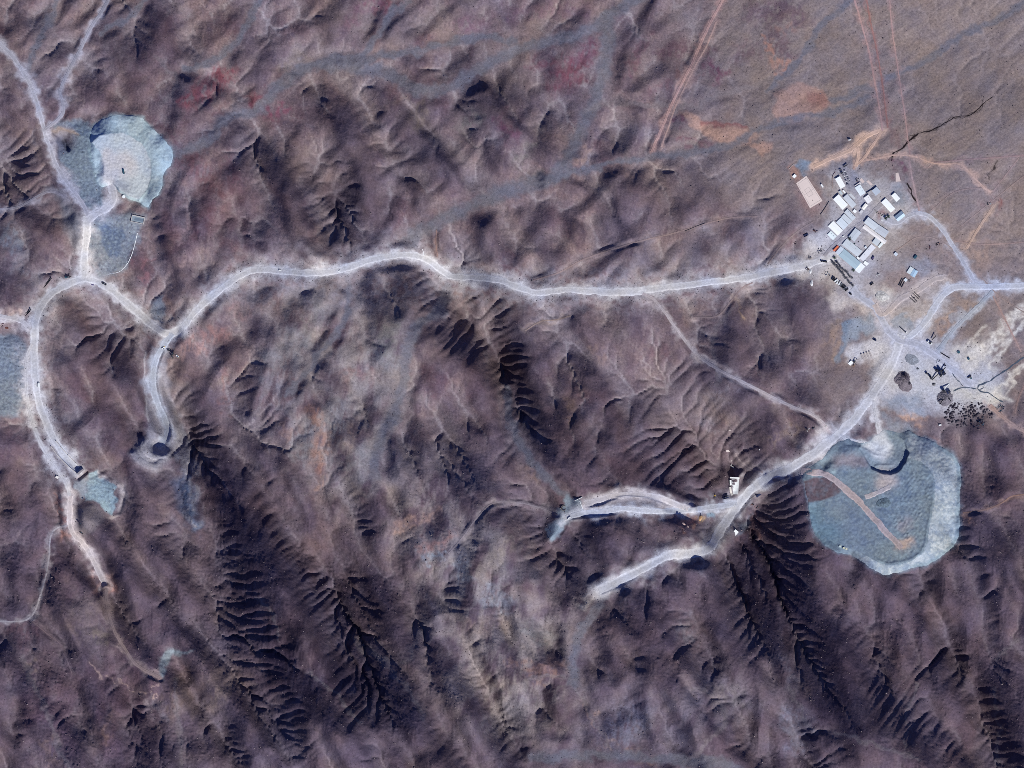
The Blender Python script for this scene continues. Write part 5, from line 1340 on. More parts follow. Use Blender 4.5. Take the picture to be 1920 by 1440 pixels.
def make_car(label, u, v, a, mat, name='car', group=None, s=1.0):
    t = thing(name, label, 'car', u, v, a, group)
    MB().box((0, 0, .75 * s), (4.6 * s, 1.9 * s, .7 * s), bevel=.15).build('body', mat, t)
    MB().box((-.25 * s, 0, 1.35 * s), (2.5 * s, 1.7 * s, .62 * s), bevel=.18).build('cabin', mat, t)
    MB().box((1.05 * s, 0, 1.34 * s), (.14, 1.5 * s, .5 * s), ry=-.5).build('windscreen', GLASS, t)
    MB().box((-1.5 * s, 0, 1.34 * s), (.14, 1.5 * s, .45 * s), ry=.4).build('rear_window', GLASS, t)
    for k in (-1, 1):
        MB().box((2.3 * s, k * .65 * s, .85 * s), (.1, .35, .2)).build('headlight', WHITEP, t)
    wheels(t, (-1.4 * s, 1.4 * s), .85 * s, .36 * s, .24)
    return t


def make_truck(label, u, v, a, cab, bed, name='truck', L=9.0, cat='truck', group=None, wd=2.8, tipper=True):
    t = thing(name, label, cat, u, v, a, group)
    MB().box((0, 0, .85), (L, 1.2, .35)).build('chassis', DARKM, t)
    c = MB().box((L / 2 - 1.0, 0, 1.9), (2.0, wd * .92, 2.0), bevel=.18).build('cab', cab, t)
    MB().box((L / 2 + .02, 0, 2.3), (.08, wd * .8, .8)).build('windscreen', GLASS, c)
    m = MB(); bl = L - 2.6; bx = -L / 2 + bl / 2
    if tipper:
        m.box((bx, 0, 1.25), (bl, wd, .2)); m.box((bx, wd / 2 - .08, 1.9), (bl, .16, 1.3)); m.box((bx, -wd / 2 + .08, 1.9), (bl, .16, 1.3)); m.box((bx + bl / 2 - .08, 0, 2.1), (.16, wd - .33, 1.7)); m.box((bx + bl / 2 + .7, 0, 2.98), (1.5, wd - .4, .14))
    else:
        m.box((bx, 0, 2.1), (bl, wd, 1.9), bevel=.1)
    m.build('bed', bed, t)
    wheels(t, (L / 2 - 1.1, -L / 2 + 1.2, -L / 2 + 2.6), wd / 2 - .1, .62)
    return t


def make_roadtrain(label, u, v, a, L, mat, n=2, name='road_train'):
    t = thing(name, label, 'lorry', u, v, a)
    c = MB().box((L / 2 - 1.2, 0, 2.0), (2.2, 2.7, 2.6), bevel=.2).build('cab', mat, t)
    MB().box((L / 2 - .08, 0, 2.5), (.1, 2.3, .8)).build('windscreen', GLASS, c)
    MB().box((0, 0, .9), (L - 1.5, 1.0, .35)).build('chassis', DARKM, t)
    tl = (L - 3.2) / n
    xs = [L / 2 - 1.3]
    for k in range(n):
        x = L / 2 - 2.9 - tl * (k + .5)
        m = MB().box((x, 0, 1.35), (tl - .8, 2.9, .25)); m.box((x, 1.38, 2.1), (tl - .8, .14, 1.4)); m.box((x, -1.38, 2.1), (tl - .8, .14, 1.4)); m.box((x - tl / 2 + .46, 0, 2.1), (.12, 2.6, 1.4)); m.box((x + tl / 2 - .46, 0, 2.1), (.12, 2.6, 1.4))
        m.build('trailer', mat, t)
        xs += [x - tl / 2 + 1.4, x - tl / 2 + 2.6]
    wheels(t, xs, 1.3, .58)
    return t


def make_excavator(label, u, v, a, mat, name='excavator', s=1.0):
    t = thing(name, label, 'excavator', u, v, a)
    for k in (-1, 1):
        MB().box((0, k * 1.35 * s, .55 * s), (4.4 * s, .75 * s, 1.0 * s), bevel=.3).build('track', RUBBER, t)
    b = MB().box((-.5 * s, 0, 1.75 * s), (3.8 * s, 2.7 * s, 1.3 * s), bevel=.15).build('body', mat, t)
    MB().box((-2.2 * s, 0, 1.8 * s), (1.0 * s, 2.6 * s, 1.3 * s), bevel=.2).build('counterweight', DARKM, b)
    MB().box((.9 * s, .8 * s, 2.5 * s), (1.5 * s, 1.0 * s, 1.6 * s), bevel=.1).build('cab', GLASS, t)
    MB().bar((1.0 * s, -.3, 2.0 * s), (4.2 * s, -.3, 4.4 * s), .5 * s, .7 * s).build('boom', mat, t)
    MB().bar((4.2 * s, -.3, 4.4 * s), (6.2 * s, -.3, 1.9 * s), .4 * s, .5 * s).build('stick', mat, t)
    MB().box((6.1 * s, -.3, 1.2 * s), (1.2 * s, 1.5 * s, 1.2 * s), bevel=.25, ry=.4).build('bucket', DARKM, t)
    return t


def make_loader(label, u, v, a, mat, name='wheel_loader', s=1.0):
    t = thing(name, label, 'loader', u, v, a)
    MB().box((-1.6 * s, 0, 1.6 * s), (3.4 * s, 2.4 * s, 1.4 * s), bevel=.2).build('engine_cover', mat, t)
    MB().box((.4 * s, 0, 2.4 * s), (1.6 * s, 1.7 * s, 2.0 * s), bevel=.12).build('cab', GLASS, t)
    for k in (-1, 1):
        MB().bar((.9 * s, k * .8 * s, 1.9 * s), (3.8 * s, k * .8 * s, .9 * s), .3 * s, .5 * s).build('lift_arm', mat, t)
    MB().box((4.3 * s, 0, .8 * s), (1.3 * s, 3.2 * s, 1.2 * s), bevel=.2, ry=.3).build('bucket', DARKM, t)
    wheels(t, (-1.9 * s, 1.6 * s), 1.25 * s, .85 * s, .6 * s)
    return t


R = math.radians
make_roadtrain('long dark road train with two trailers parked on the verge of the western junction', 87, 530.5, ang(78, 541, 96, 520), 25, DARKM)
make_roadtrain('single dark trailer lorry parked at the mouth of the west side road', 52, 586, ang(45, 593, 59, 579), 17, DARKM, 1)
make_loader('dark teal loader at the edge of the western junction', 123, 519, .15, TEALP, s=1.2)
make_loader('dark loader on the inner curve east of the western junction', 192, 531, ang(186, 528, 198, 534), DARKM, s=1.1)
make_car('purple-grey pickup just below the western junction', 171, 533.5, -.2, paint('mauve_paint', (110, 100, 150)), name='pickup')
make_truck('white box truck on the western haul road', 72, 722, R(90), WHITEP, WHITEP, L=9, wd=4.2, tipper=False)
make_truck('teal dump truck on top of the pale north-west heap', 231.5, 321.5, R(100), TEALP, TEALP, name='dump_truck', L=9, cat='dump truck', wd=3.2)
make_excavator('dark excavator on the round grey pad', 149.5, 983, R(40), DARKM, s=1.0)
make_loader('dark loader at the foot of the round grey pad', 151, 999, R(-35), DARKM, s=.9)
make_truck('yellow and white truck at the top of the cut road', 304.5, 652, R(55), YELL, WHITEP, L=7)
make_excavator('dark excavator nearest the top of the cut road', 314, 656, R(20), DARKM, s=.9)
make_excavator('dark excavator in the middle of the group by the cut road', 322, 663, R(60), DARKM, s=1.1)
make_loader('dark loader beside the excavators above the cut road', 320.5, 668, R(-60), DARKM, s=.9)
make_truck('olive truck at the east end of the group above the cut road', 331, 668, R(-35), paint('olive_paint', (120, 120, 84)), WHITEP, L=7)
make_car('white car alone on the main haul road, west of the other one', 525, 506.5, ang(525, 506, 560, 509), WHITEP)
make_car('white car on the main haul road where it starts to climb', 636, 508, ang(620, 509, 650, 503), WHITEP)
make_roadtrain('long dark lorry where the haul road enters the camp', 1545, 490.5, ang(1549, 491, 1540, 490), 12, DARKM, 1)
make_truck('dark blue tipper parked on the dusty lot west of the halls', 1511, 441, R(25), NAVY, NAVY, name='tipper', L=9, wd=4.2)
make_truck('purple truck beside the south-east wall of the courtyard sheds', 1636.5, 484, R(60), NAVY, paint('violet_paint', (96, 84, 130)), L=7)
make_car('white car in the lane between the stepped row and the courtyard', 1581, 443, R(30), WHITEP)
make_car('white car beside the gravel lane next to the orchard plot', 1653, 413, R(-50), WHITEP)
make_truck('dark truck on the slope below the row of parked lorries', 1594.5, 551, R(-35), DARKM, DARKM, L=5.5, wd=2.6)
make_truck('dark truck at the north edge of the white stockpile', 1634.5, 532.5, R(35), DARKM, DARKM, L=7)
make_truck('navy truck beside the blue-grey tip on the gravel yard', 1640, 637, R(-25), NAVY, NAVY, L=7, wd=3.2)
make_excavator('small tan excavator by the loading bays', 1601, 686, R(60), paint('tan_paint', (170, 130, 104)), s=.8)
make_excavator('dark excavator behind the white shed of the loading bays', 1602, 677.5, R(40), DARKM, s=1.0)
make_truck('dark lorry west of the walled loading bay', 1361, 935.5, R(12), NAVY, NAVY, L=15, wd=2.6)
make_truck('second dark lorry drawn up north of the first, west of the walled loading bay', 1362, 932, R(14), DARKM, NAVY, L=13, wd=2.4)
make_truck('small yellow truck near the upper haul road', 1342, 931, R(60), YELL, YELL, L=5, wd=2.4)
make_excavator('dark excavator at the toe of the upper bench road', 1341, 934.5, R(20), DARKM, s=.7)
make_loader('dark loader on the rim of the sunken track', 1524, 803, R(30), DARKM, s=.8)
# lorries parked in a slanting row
row = [(1561.5,522,72,'d'),(1564,524,70,'d'),(1567.5,526,40,'w'),(1570,529,68,'w'),(1574,531,62,'w'),(1577,534,56,'g'),(1579.5,536,40,'d'),(1582,538,35,'d'),(1584.5,540.5,32,'g'),(1587.5,543,30,'d')]
mt = {'d': (DARKM, DARKM), 'w': (WHITEP, WHITEP), 'g': (GREYP, GREYP)}
first = {}
words = ['first and uppermost lorry', 'second lorry', 'white lorry turned across', 'white lorry, middle of the three white ones', 'last white lorry', 'grey lorry next after the white ones', 'dark lorry past the grey one', 'eighth lorry', 'ninth, greyish lorry', 'tenth and lowest lorry']
for i, (u, v, d, k) in enumerate(row):
    lab = words[i] + ' of the slanting row below the camp'
    if k not in first:
        first[k] = make_truck(lab, u, v, R(d), *mt[k], name='lorry', L=7.5, cat='lorry', group='lorries parked in a slanting row', wd=2.5, tipper=k != 'w')
    else:
        copy_thing(first[k], u, v, R(d), lab)
# two files of parked cars by the barrack
cars = {}
k = 0
for (u0, v0, u1, v1, n) in [(1576.5, 320, 1587.5, 343, 9), (1582.5, 319, 1592, 340, 9)]:
    for i in range(n):
        f = i / (n - 1); u, v = u0 + (u1 - u0) * f, v0 + (v1 - v0) * f
        key = ['d', 'w', 'g'][k % 3]; k += 1
        lab = 'small car parked in the double file beside the white barrack'
        if key not in cars:
            cars[key] = make_car(lab, u, v, R(25), {'d': NAVY, 'w': WHITEP, 'g': GREYP}[key], group='cars parked in a double file', s=.62)
        else:
            copy_thing(cars[key], u, v, R(25) + random.uniform(-.08, .08))
for u, v, L in [(1585, 311, 9), (1575.5, 319, 4.5), (1578, 324.5, 5)]:
    t = thing('car_port', {9: 'long dark car port at the head of the parked cars', 4.5: 'short dark car port west of the parked cars', 5: 'dark car port nearest the white barrack'}[L], 'car port', u, v, R(30))
    MB().box((0, 0, 2.3), (L, 2.2, .18)).build('roof', DARKM, t)
    for sx in (-1, 1):
        for sy in (-1, 1):
            MB().box((sx * (L / 2 - .3), sy * .9, 1.1), (.16, .16, 2.2)).build('post', STEEL, t)
# trailers in the loading bays
tr0 = None
for i, (u, v) in enumerate([(1617, 668.5), (1622, 667), (1627, 665.5), (1632, 663.5)]):
    lab = ['westernmost flat trailer of four in the loading bays', 'second flat trailer from the white shed', 'third flat trailer from the white shed', 'easternmost flat trailer of four in the loading bays'][i]
    if tr0 is None:
        tr0 = thing('flat_trailer', lab, 'trailer', u, v, R(-65), 'flat trailers in the loading bays')
        MB().box((0, 0, 1.1), (11, 2.4, .25)).build('deck', paint('worn_deck', (176, 168, 170), .9), tr0)
        MB().box((-5.2, 0, 1.9), (.5, 2.5, 1.5)).build('headboard', DARKM, tr0)
        for s in (-1, 1):
            MB().box((0, s * 1.25, 1.25), (10.8, .14, .4)).build('side_rail', RUST, tr0)
        wheels(tr0, (3.0, 4.2), 1.1, .5)
    else:
        copy_thing(tr0, u, v, R(-65), lab)
# steel pipes laid out on the ground
p0 = None
for i, (a, b) in enumerate([((1714, 547.5), (1725, 558)), ((1711.5, 550), (1722.5, 561)), ((1709.5, 555.5), (1719, 565)), ((1706, 558), (1716, 567.5)), ((1688, 536), (1693, 524)), ((1691, 538), (1696, 527)), ((1686, 533), (1690, 524))]):
    u, v = (a[0] + b[0]) / 2, (a[1] + b[1]) / 2
    lab = ['dark steel pipe, outermost of the four lying on the bare lot', 'dark steel pipe next to the outermost on the bare lot', 'third dark steel pipe on the bare lot', 'innermost dark steel pipe on the bare lot',
           'middle one of the three dark pipes beside the east yard track', 'lower one of the three dark pipes beside the east yard track', 'upper one of the three dark pipes beside the east yard track'][i]
    if p0 is None:
        p0 = thing('steel_pipe', lab, 'pipe', u, v, ang(*a, *b), 'steel pipes laid out on the ground')
        MB().cyl((0, 0, .95), .62, 14.5, 'X', 14).build('pipe_barrel', DARKM, p0)
        for s in (-1, 1):
            MB().cyl((s * 7.2, 0, .95), .8, .3, 'X', 14).build('flange', STEEL, p0); MB().box((s * 4.5, 0, .2), (.5, 1.6, .4)).build('bearer', RUST, p0)
    else:
        copy_thing(p0, u, v, ang(*a, *b), lab)
# ---------------- mill: crushers, conveyors, tanks, stockpiles
def conveyor(label, a, b, za, zb, w=1.3, mat=None, name='conveyor', cat='conveyor', belt=None):
    """inclined belt gallery from a to b (survey points), heights above ground"""
    mat = mat or DARKM
    (u0, v0), (u1, v1) = a, b
    L = math.hypot(u1 - u0, v1 - v0)
    u, v = (u0 + u1) / 2, (v0 + v1) / 2
    z0 = min(heap_z(u0, v0), heap_z(u1, v1))
    t = thing(name, label, cat, u, v, ang(u0, v0, u1, v1), z=z0)
    p, q = Vector((-L / 2, 0, za)), Vector((L / 2, 0, zb))
    MB().bar(p, q, w, .25).build('belt', belt or RUBBER, t)
    m = MB()
    for s in (-1, 1):
        o = Vector((0, s * (w / 2 + .12), .25)); m.bar(p + o, q + o, .16, .7)
    m.build('frame', mat, t)
    n = max(2, int(L / 7))
    for i in range(n):
        f = (i + .8) / n if zb > za else (i + .2) / n
        c = p.lerp(q, min(f, .98))
        if c.z > 1:
            lm = MB()
            for s in (-1, 1):
                lm.bar((c.x, s * w * .45, c.z - .2), (c.x, s * w * .8, -.3), .2)
            lm.build('trestle', STEEL, t)
    MB().cyl((q.x, 0, q.z), .42, w * .95, 'Y').build('head_drum', STEEL, t)
    return t


def plant_box(label, u, v, a, L, Wd, h, mat, name, cat, hopper=True):
    t = thing(name, label, cat, u, v, a)
    m = MB()
    for sx in (-1, 1):
        for sy in (-1, 1):
            m.box((sx * (L / 2 - .25), sy * (Wd / 2 - .25), h * .3), (.4, .4, h * .6))
    m.build('leg_frame', STEEL, t)
    MB().box((0, 0, h * .72), (L, Wd, h * .4), bevel=.1).build('housing', mat, t)
    if hopper:
        b = bmesh.new()
        r = bmesh.ops.create_cone(b, segments=4, radius1=Wd * .35, radius2=Wd * .62, depth=h * .3, cap_ends=True)
        bmesh.ops.transform(b, matrix=Matrix.Translation((L * .1, 0, h * 1.05)) @ Matrix.Rotation(R(45), 4, 'Z'), verts=b.verts)
        mm = MB(); mm.bm.free(); mm.bm = b; mm.build('hopper', DARKM, t)
    MB().box((0, Wd / 2 + .5, h * .55), (L, .9, .12)).build('walkway', STEEL, t)
    return t


MP = (1660, 600, 7.385)
mp = lambda x, y: (MP[0] + x / MP[2], MP[1] + y / MP[2])
plant_box('dark screening tower at the centre of the upper crushing plant', *mp(765, 715), R(40), 6, 5, 8, NAVY, 'screening_tower', 'screening tower')
plant_box('dark crusher house on the west side of the upper crushing plant', *mp(712, 700), R(-35), 6, 4, 6, DARKM, 'crusher', 'crusher')
plant_box('dark crusher at the south edge of the upper crushing plant', *mp(770, 770), R(20), 4.5, 4, 6, DARKM, 'crusher', 'crusher')
plant_box('navy bin on the east side of the upper crushing plant', *mp(815, 745), R(35), 6, 4.5, 6, NAVY, 'ore_bin', 'bin')
plant_box('dark feed bin at the bend between the two western conveyors', *mp(630, 800), R(-60), 7, 3.4, 6, DARKM, 'feed_bin', 'bin')
plant_box('small dark drive house at the west end of the upper plant', *mp(572, 738), R(40), 4, 2.5, 4, DARKM, 'drive_house', 'drive house', False)
conveyor('steep dark conveyor running north-east out of the upper crushing plant', mp(760, 725), mp(835, 655), 1, 6)
conveyor('long dark conveyor running south-west out of the upper crushing plant', mp(735, 745), mp(650, 828), 6, 1.5)
conveyor('conveyor between the feed bin and the small drive house', mp(640, 815), mp(575, 735), 1.5, 4.5)
conveyor('short conveyor crossing the upper crushing plant', mp(700, 690), mp(800, 760), 3, 5, 1.1)
conveyor('white covered conveyor rising north from the lower crushing plant', mp(815, 965), mp(892, 878), 5.5, 1.2, 1.8, WHITEP, belt=WHITEP)
plant_box('dark crusher house of the lower crushing plant', *mp(810, 985), R(-40), 6, 4.4, 7, DARKM, 'crusher', 'crusher')
plant_box('navy screen house east in the lower crushing plant', *mp(880, 1002), R(35), 7.5, 3.6, 6, NAVY, 'screen_house', 'screen house')
conveyor('dark stacker conveyor reaching south-west over the grey stockpile', mp(850, 1020), mp(758, 1165), 2, 8)
conveyor('thin stacker conveyor reaching south-east over the grey stockpile', mp(845, 1050), mp(912, 1125), 2, 7, .9)
plant_box('white roofed feed hopper beside the straight eastern road', *mp(615, 315), R(-35), 9, 4.6, 4.5, WHITEP, 'feed_hopper', 'hopper')
conveyor('dark conveyor rising north-east from the white feed hopper', mp(645, 275), mp(702, 215), 3, 7, 1.2)
conveyor('thin pipe conveyor lying across the grey pond pad', mp(198, 95), mp(285, 175), 1.5, 2.5, .7)
plant_box('small white drive at the lower end of the thin pipe conveyor', *mp(287, 175), R(30), 2.4, 1.8, 2.2, WHITEP, 'drive_house', 'drive house', False)


def tank(label, u, v, r, h, mat, top, name='tank', dz=0):
    t = thing(name, label, 'tank', u, v, 0)
    t.location.z += dz
    MB().cyl((0, 0, h / 2), r, h, n=28).build('shell', mat, t)
    MB().cyl((0, 0, h + .03), r - .25, .1, n=28).build('surface', top, t)
    m = MB()
    for k in range(24):
        a = k * 2 * math.pi / 24
        m.box((math.cos(a) * (r + .05), math.sin(a) * (r + .05), h), (.2, .2, .5))
    m.build('rim_rail', STEEL, t)
    return t


tank('round teal thickener tank, upper one of the two in the mill yard', *mp(1015, 445), 2.9, 1.6, CONC, TEALP)
tank('round teal thickener tank, lower one of the two in the mill yard', *mp(1153, 536), 2.3, 1.6, TEALP, TEALP)
tank('small teal tank beside a dark shed in the outlet flat', *mp(1188, 806), 1.9, 1.6, CONC, TEALP)
plant_box('small dark pump shed beside the teal tank of the outlet flat', *mp(1165, 787), R(35), 8, 1.8, 2.5, DARKM, 'pump_shed', 'shed', False)
tank('round white tank at the foot of the pale north-west heap', 231.5, 368.5, 3, 2, WHITEP, WHITEP)
for i, (u, v, c) in enumerate([(1575, 1024.5, (196, 214, 216)), (1582, 1027.5, (206, 206, 180)), (1587, 1029.5, (206, 206, 188))]):
    tank(['pale round tank standing first of three on the dark tip', 'cream round tank in the middle of three on the dark tip', 'cream round tank standing last of three on the dark tip'][i], u, v, 2.0, 1.2, paint('tank_%d' % i, c), paint('tank_%d' % i, c), dz=.2)
# ring-shaped white wall at the inner portal
t = thing('ring_tank', 'broken white ring wall on the blue-grey portal floor', 'tank', 1057, 952.5, 0)
m = MB()
for k in range(20):
    a = k * 2 * math.pi / 24 + .7
    m.box((math.cos(a) * 4.4, math.sin(a) * 4.4, .9), (1.35, 2.2, 1.8), rz=a)
m.build('wall', CONC, t)


def stockpile(label, u, v, r, h, rgb, seed, name='stockpile', stretch=(1, 1), rz=0, group=None, mat=None, cat='stockpile', rough=.10):
    """a tipped cone of crushed rock: rounded top, wandering foot"""
    rr = random.Random(seed)
    o_mat = mat or rockmat(rgb)
    bm = bmesh.new()
    N, M = 40, 12
    rows = []
    ph = [rr.uniform(0, 6.28) for _ in range(5)]
    for i in range(M + 1):
        f = i / M
        ring = []
        for k in range(N):
            a = 2 * math.pi * k / N
            w = 1 + rough * (math.sin(2 * a + ph[0]) + .7 * math.sin(3 * a + ph[1]) + .5 * math.sin(5 * a + ph[2])) + rr.uniform(-.07, .07)
            rad = r * f * w
            x, y = rad * math.cos(a) * stretch[0], rad * math.sin(a) * stretch[1]
            z = h * (1 - f) ** 1.0 - h * .10 * math.exp(-(f / .14) ** 2) + rr.uniform(-.08, .08) * h
            if i == M:
                z = -1.2
            ring.append(bm.verts.new((x, y, z)))
            if i == 0:
                break
        rows.append(ring)
    for k in range(N):
        bm.faces.new((rows[0][0], rows[1][k], rows[1][(k + 1) % N]))
    for i in range(1, M):
        for k in range(N):
            bm.faces.new((rows[i][k], rows[i + 1][k], rows[i + 1][(k + 1) % N], rows[i][(k + 1) % N]))
    m = MB(); m.bm.free(); m.bm = bm
    o = m.build(name, o_mat)
    x, y = W(u, v); o.location = (x, y, heap_z(u, v)); o.rotation_euler = (0, 0, rz)
    return tag(o, label, cat, group)


def rockmat(rgb):
    key = 'crushed_%d_%d_%d' % tuple(rgb)
    if key in PAINTS:
        return PAINTS[key]
    m, nt, b = nodes_of(key)
    co = nt.nodes.new('ShaderNodeTexCoord').outputs['Object']
    n = noise(nt, .5, 5, .75, co); n2 = noise(nt, .12, 3, .6, co)
    f = nt.nodes.new('ShaderNodeMath'); f.operation = 'MULTIPLY'
    nt.links.new(ramp(nt, n.outputs['Fac'], .3, .7, .65, 1.35), f.inputs[0]); nt.links.new(ramp(nt, n2.outputs['Fac'], .3, .7, .75, 1.2), f.inputs[1])
    v = nt.nodes.new('ShaderNodeVectorMath'); v.operation = 'SCALE'; v.inputs[0].default_value = tuple(float(q) for q in A(*rgb))
    nt.links.new(f.outputs[0], v.inputs['Scale']); nt.links.new(v.outputs[0], b.inputs['Base Color'])
    b.inputs['Roughness'].default_value = 1; b.inputs['Specular IOR Level'].default_value = .1
    bp = nt.nodes.new('ShaderNodeBump'); bp.inputs['Strength'].default_value = .7; bp.inputs['Distance'].default_value = .8
    nt.links.new(n.outputs['Fac'], bp.inputs['Height']); nt.links.new(bp.outputs['Normal'], b.inputs['Normal'])
    PAINTS[key] = m
    return m


stockpile('broad purple-grey stockpile west of the upper crushing plant', *mp(250, 840), 18, 6, (132, 122, 130), 5, rough=.17)
stockpile('dark ridge of coarse ore lying on the purple-grey stockpile', 1697, 706, 8, 8.2, (92, 84, 96), 25, stretch=(.8, 1.5), rz=R(30), rough=.2)
stockpile('small dark cone on the east flank of the purple-grey stockpile', 1705, 719, 4, 4.6, (84, 78, 90), 26, rough=.2)
stockpile('pale grey low stockpile on the road junction', *mp(385, 520), 15, .9, (152, 156, 168), 6, stretch=(1.05, .9), rough=.05)
stockpile('grey cone of fines under the stacker of the lower crushing plant', *mp(835, 1080), 16, 6, (132, 126, 136), 7, rough=.03)
stockpile('small grey cone south of the feed bin', *mp(672, 890), 3.4, 2.4, (124, 122, 126), 8)
stockpile('small dark cone west of the feed bin', *mp(447, 672), 2.4, 1.8, (108, 112, 124), 9)
stockpile('white stockpile heaped below the camp', 1655, 553, 13, 2.6, (206, 202, 200), 10, stretch=(1.1, .9))
stockpile('long white spoil pile by the haul road gate, the upper of two', 1520, 508, 4.2, 1.4, (226, 226, 230), 11, stretch=(.6, 1.3), rz=R(-18))
stockpile('long white spoil pile by the haul road gate, the lower of two', 1522, 531, 4.6, 1.6, (226, 226, 230), 12, stretch=(.6, 1.4), rz=R(-8))
stockpile('orange tan pile beside the stained road bend', 1312, 974, 6, 2.0, (196, 160, 124), 15, stretch=(1.4, .7), rz=R(35))
stockpile('pale pink pile on the stained ground below the bench road', 1281, 983, 3.6, 1.8, (222, 192, 184), 16)
stockpile('small pale pink pile next to a larger one below the bench road', 1289, 987.5, 2.2, 1.3, (222, 196, 188), 17)
stockpile('dark grey fan-shaped pile on the south-east heap below its branch road', 1657, 943, 13, 3.0, (108, 124, 138), 18, stretch=(1.0, .8))
# the field of dark ore heaps south of the mill
rr = random.Random(77)
oremats = [rockmat((84, 78, 90)), rockmat((66, 60, 74)), rockmat((98, 92, 102))]
ore = []
placed = []
n = 0
while n < 140:
    a, q = rr.uniform(0, 6.283), math.sqrt(rr.random())
    u, v = 1816 + 46 * q * math.cos(a), 779 + 27 * q * math.sin(a)
    if v > 790 + (1860 - u) * .2 or any(math.hypot(u - x, v - y) < 2.6 for x, y in placed):
        if rr.random() < .97:
            n += 0.02
            continue
    placed.append((u, v)); n += 1
lab = 'dark ore heap among the many dumped on the grey field south of the mill'
for i, (u, v) in enumerate(placed):
    s = rr.choice([.9, 1.2, 1.5, 1.9, 2.4, 3.0]) * rr.uniform(.85, 1.15)
    if i < 6:
        o = stockpile(lab, u, v, 2.6, 2.3, (84, 78, 90), 200 + i, 'ore_heap', (rr.uniform(.7, 1.0), rr.uniform(1.0, 1.5)), rr.uniform(0, 3), 'dark ore heaps dumped on the field', oremats[i % 3], 'ore heap', .14)
        ore.append(o)
    else:
        o = ore[i % 6].copy(); COL.objects.link(o)
        x, y = W(u, v); k = s / 2.6
        o.location = (x, y, heap_z(u, v)); o.rotation_euler = (0, 0, R(-38) + rr.uniform(-.6, .6)); o.scale = (k, k, k * rr.uniform(.7, 1.0))

# ---------------- walls, walled bays, portals
def wall(label, pts, h, th, mat, name='retaining_wall', posts=0, base=-1.0, cat='wall', zmode='ground'):
    u0 = sum(p[0] for p in pts) / len(pts); v0 = sum(p[1] for p in pts) / len(pts)
    zb = heap_z(*pts[0])
    t = thing(name, label, cat, u0, v0, 0, z=zb)
    cx, cy = W(u0, v0)
    sp = spline(pts, 3.0) if len(pts) > 2 else spline(pts, 3.0)
    bm = bmesh.new()
    d = np.gradient(sp, axis=0); d /= np.hypot(d[:, 0], d[:, 1])[:, None]; nr = np.stack([-d[:, 1], d[:, 0]], 1) * th / 2
    prev = None
    for i in range(len(sp)):
        ring = []
        gz = heap_z(*sp[i]) - zb
        for s, z in ((-1, base), (1, base), (1, h), (-1, h)):
            x, y = W(*(sp[i] + s * nr[i])); ring.append(bm.verts.new((x - cx, y - cy, gz + z)))
        if prev:
            for k in range(4):
                bm.faces.new((prev[k], prev[(k + 1) % 4], ring[(k + 1) % 4], ring[k]))
        else:
            bm.faces.new(ring[::-1])
        prev = ring
    bm.faces.new(prev)
    m = MB(); m.bm.free(); m.bm = bm; m.build('wall_body', mat, t)
    if posts:
        for f in np.linspace(0, len(sp) - 1, posts).astype(int):
            x, y = W(*sp[f]); MB().box((x - cx, y - cy, heap_z(*sp[f]) - zb + h / 2 + .6), (.9, .9, h + 1.2)).build('post', DARKM, t)
    return t


wall('thin pale wall with a dark post along the west side of the sunken lane', [(95, 837), (110, 857), (127, 874), (143, 887.5)], 2.0, 1.1, CONC, posts=2)
wall('thin pale wall with five dark posts along the east side of the sunken lane', [(104, 826.5), (120, 846), (138, 865), (154, 880)], 2.0, 1.0, CONC, posts=5)
wall('broad tan headwall across the end of the sunken lane', [(145, 889), (156, 880)], 5.5, 3.2, paint('tan_concrete', (150, 142, 146), .9), base=-9, name='headwall')
wall('white wing wall at the head of the blue-grey portal floor', [(1078, 938.5), (1091.5, 932)], 3.2, .9, WHITEP)
wall('white end wall closing the upper bench road', [(1086.5, 939), (1092, 953)], 3.2, .9, WHITEP)
wall('white corner wall where the lower bench road meets the portal floor', [(1064, 974), (1067, 970), (1070, 969)], 2.6, .8, WHITEP)
wall('white north wall of the loading bay above the road fork', [(1371, 896.5), (1389, 897.5)], 2.8, 2.6, WHITEP, name='bay_wall')
wall('short white west wall of the loading bay above the road fork', [(1372, 901), (1372.5, 911)], 2.8, 3.2, WHITEP, name='bay_wall')
wall('curved white outer wall leading down from the loading bay', [(1371.5, 914), (1372.5, 922), (1375.5, 930)], 2.2, 3.6, CONC, name='bay_wall')
slab('paved_pad', [(1374.5, 899.5), (1388.5, 899.5), (1386.5, 928), (1377, 928)], paint('grey_slab', (200, 202, 208), .9), .25)
wall('dark fence line on the brown ground west of the big white warehouse', [(1538, 402.5), (1546, 391), (1554, 378)], 1.2, .5, DARKM, name='fence', cat='fence')
wall('short dark fence west of the white barrack', [(1566, 322), (1560.5, 332), (1560, 353.5)], 1.0, .4, RUST, name='fence', cat='fence')
wall('dark fence running from the two-tone workshop to the grey-blue store', [(1624, 362), (1634, 356), (1643, 350.5)], 2.0, .5, DARKM, name='fence', cat='fence')
wall('long dark pole rail on the verge of the northern track', [(1284, 433.5), (1303, 425.5), (1322, 418.5)], 1.0, .6, DARKM, name='rail', cat='rail')
wall('low white wall beside the pond pad north of the sports pitch', [(1479, 317), (1484, 311), (1489, 308)], .8, .6, CONC, name='low_wall')
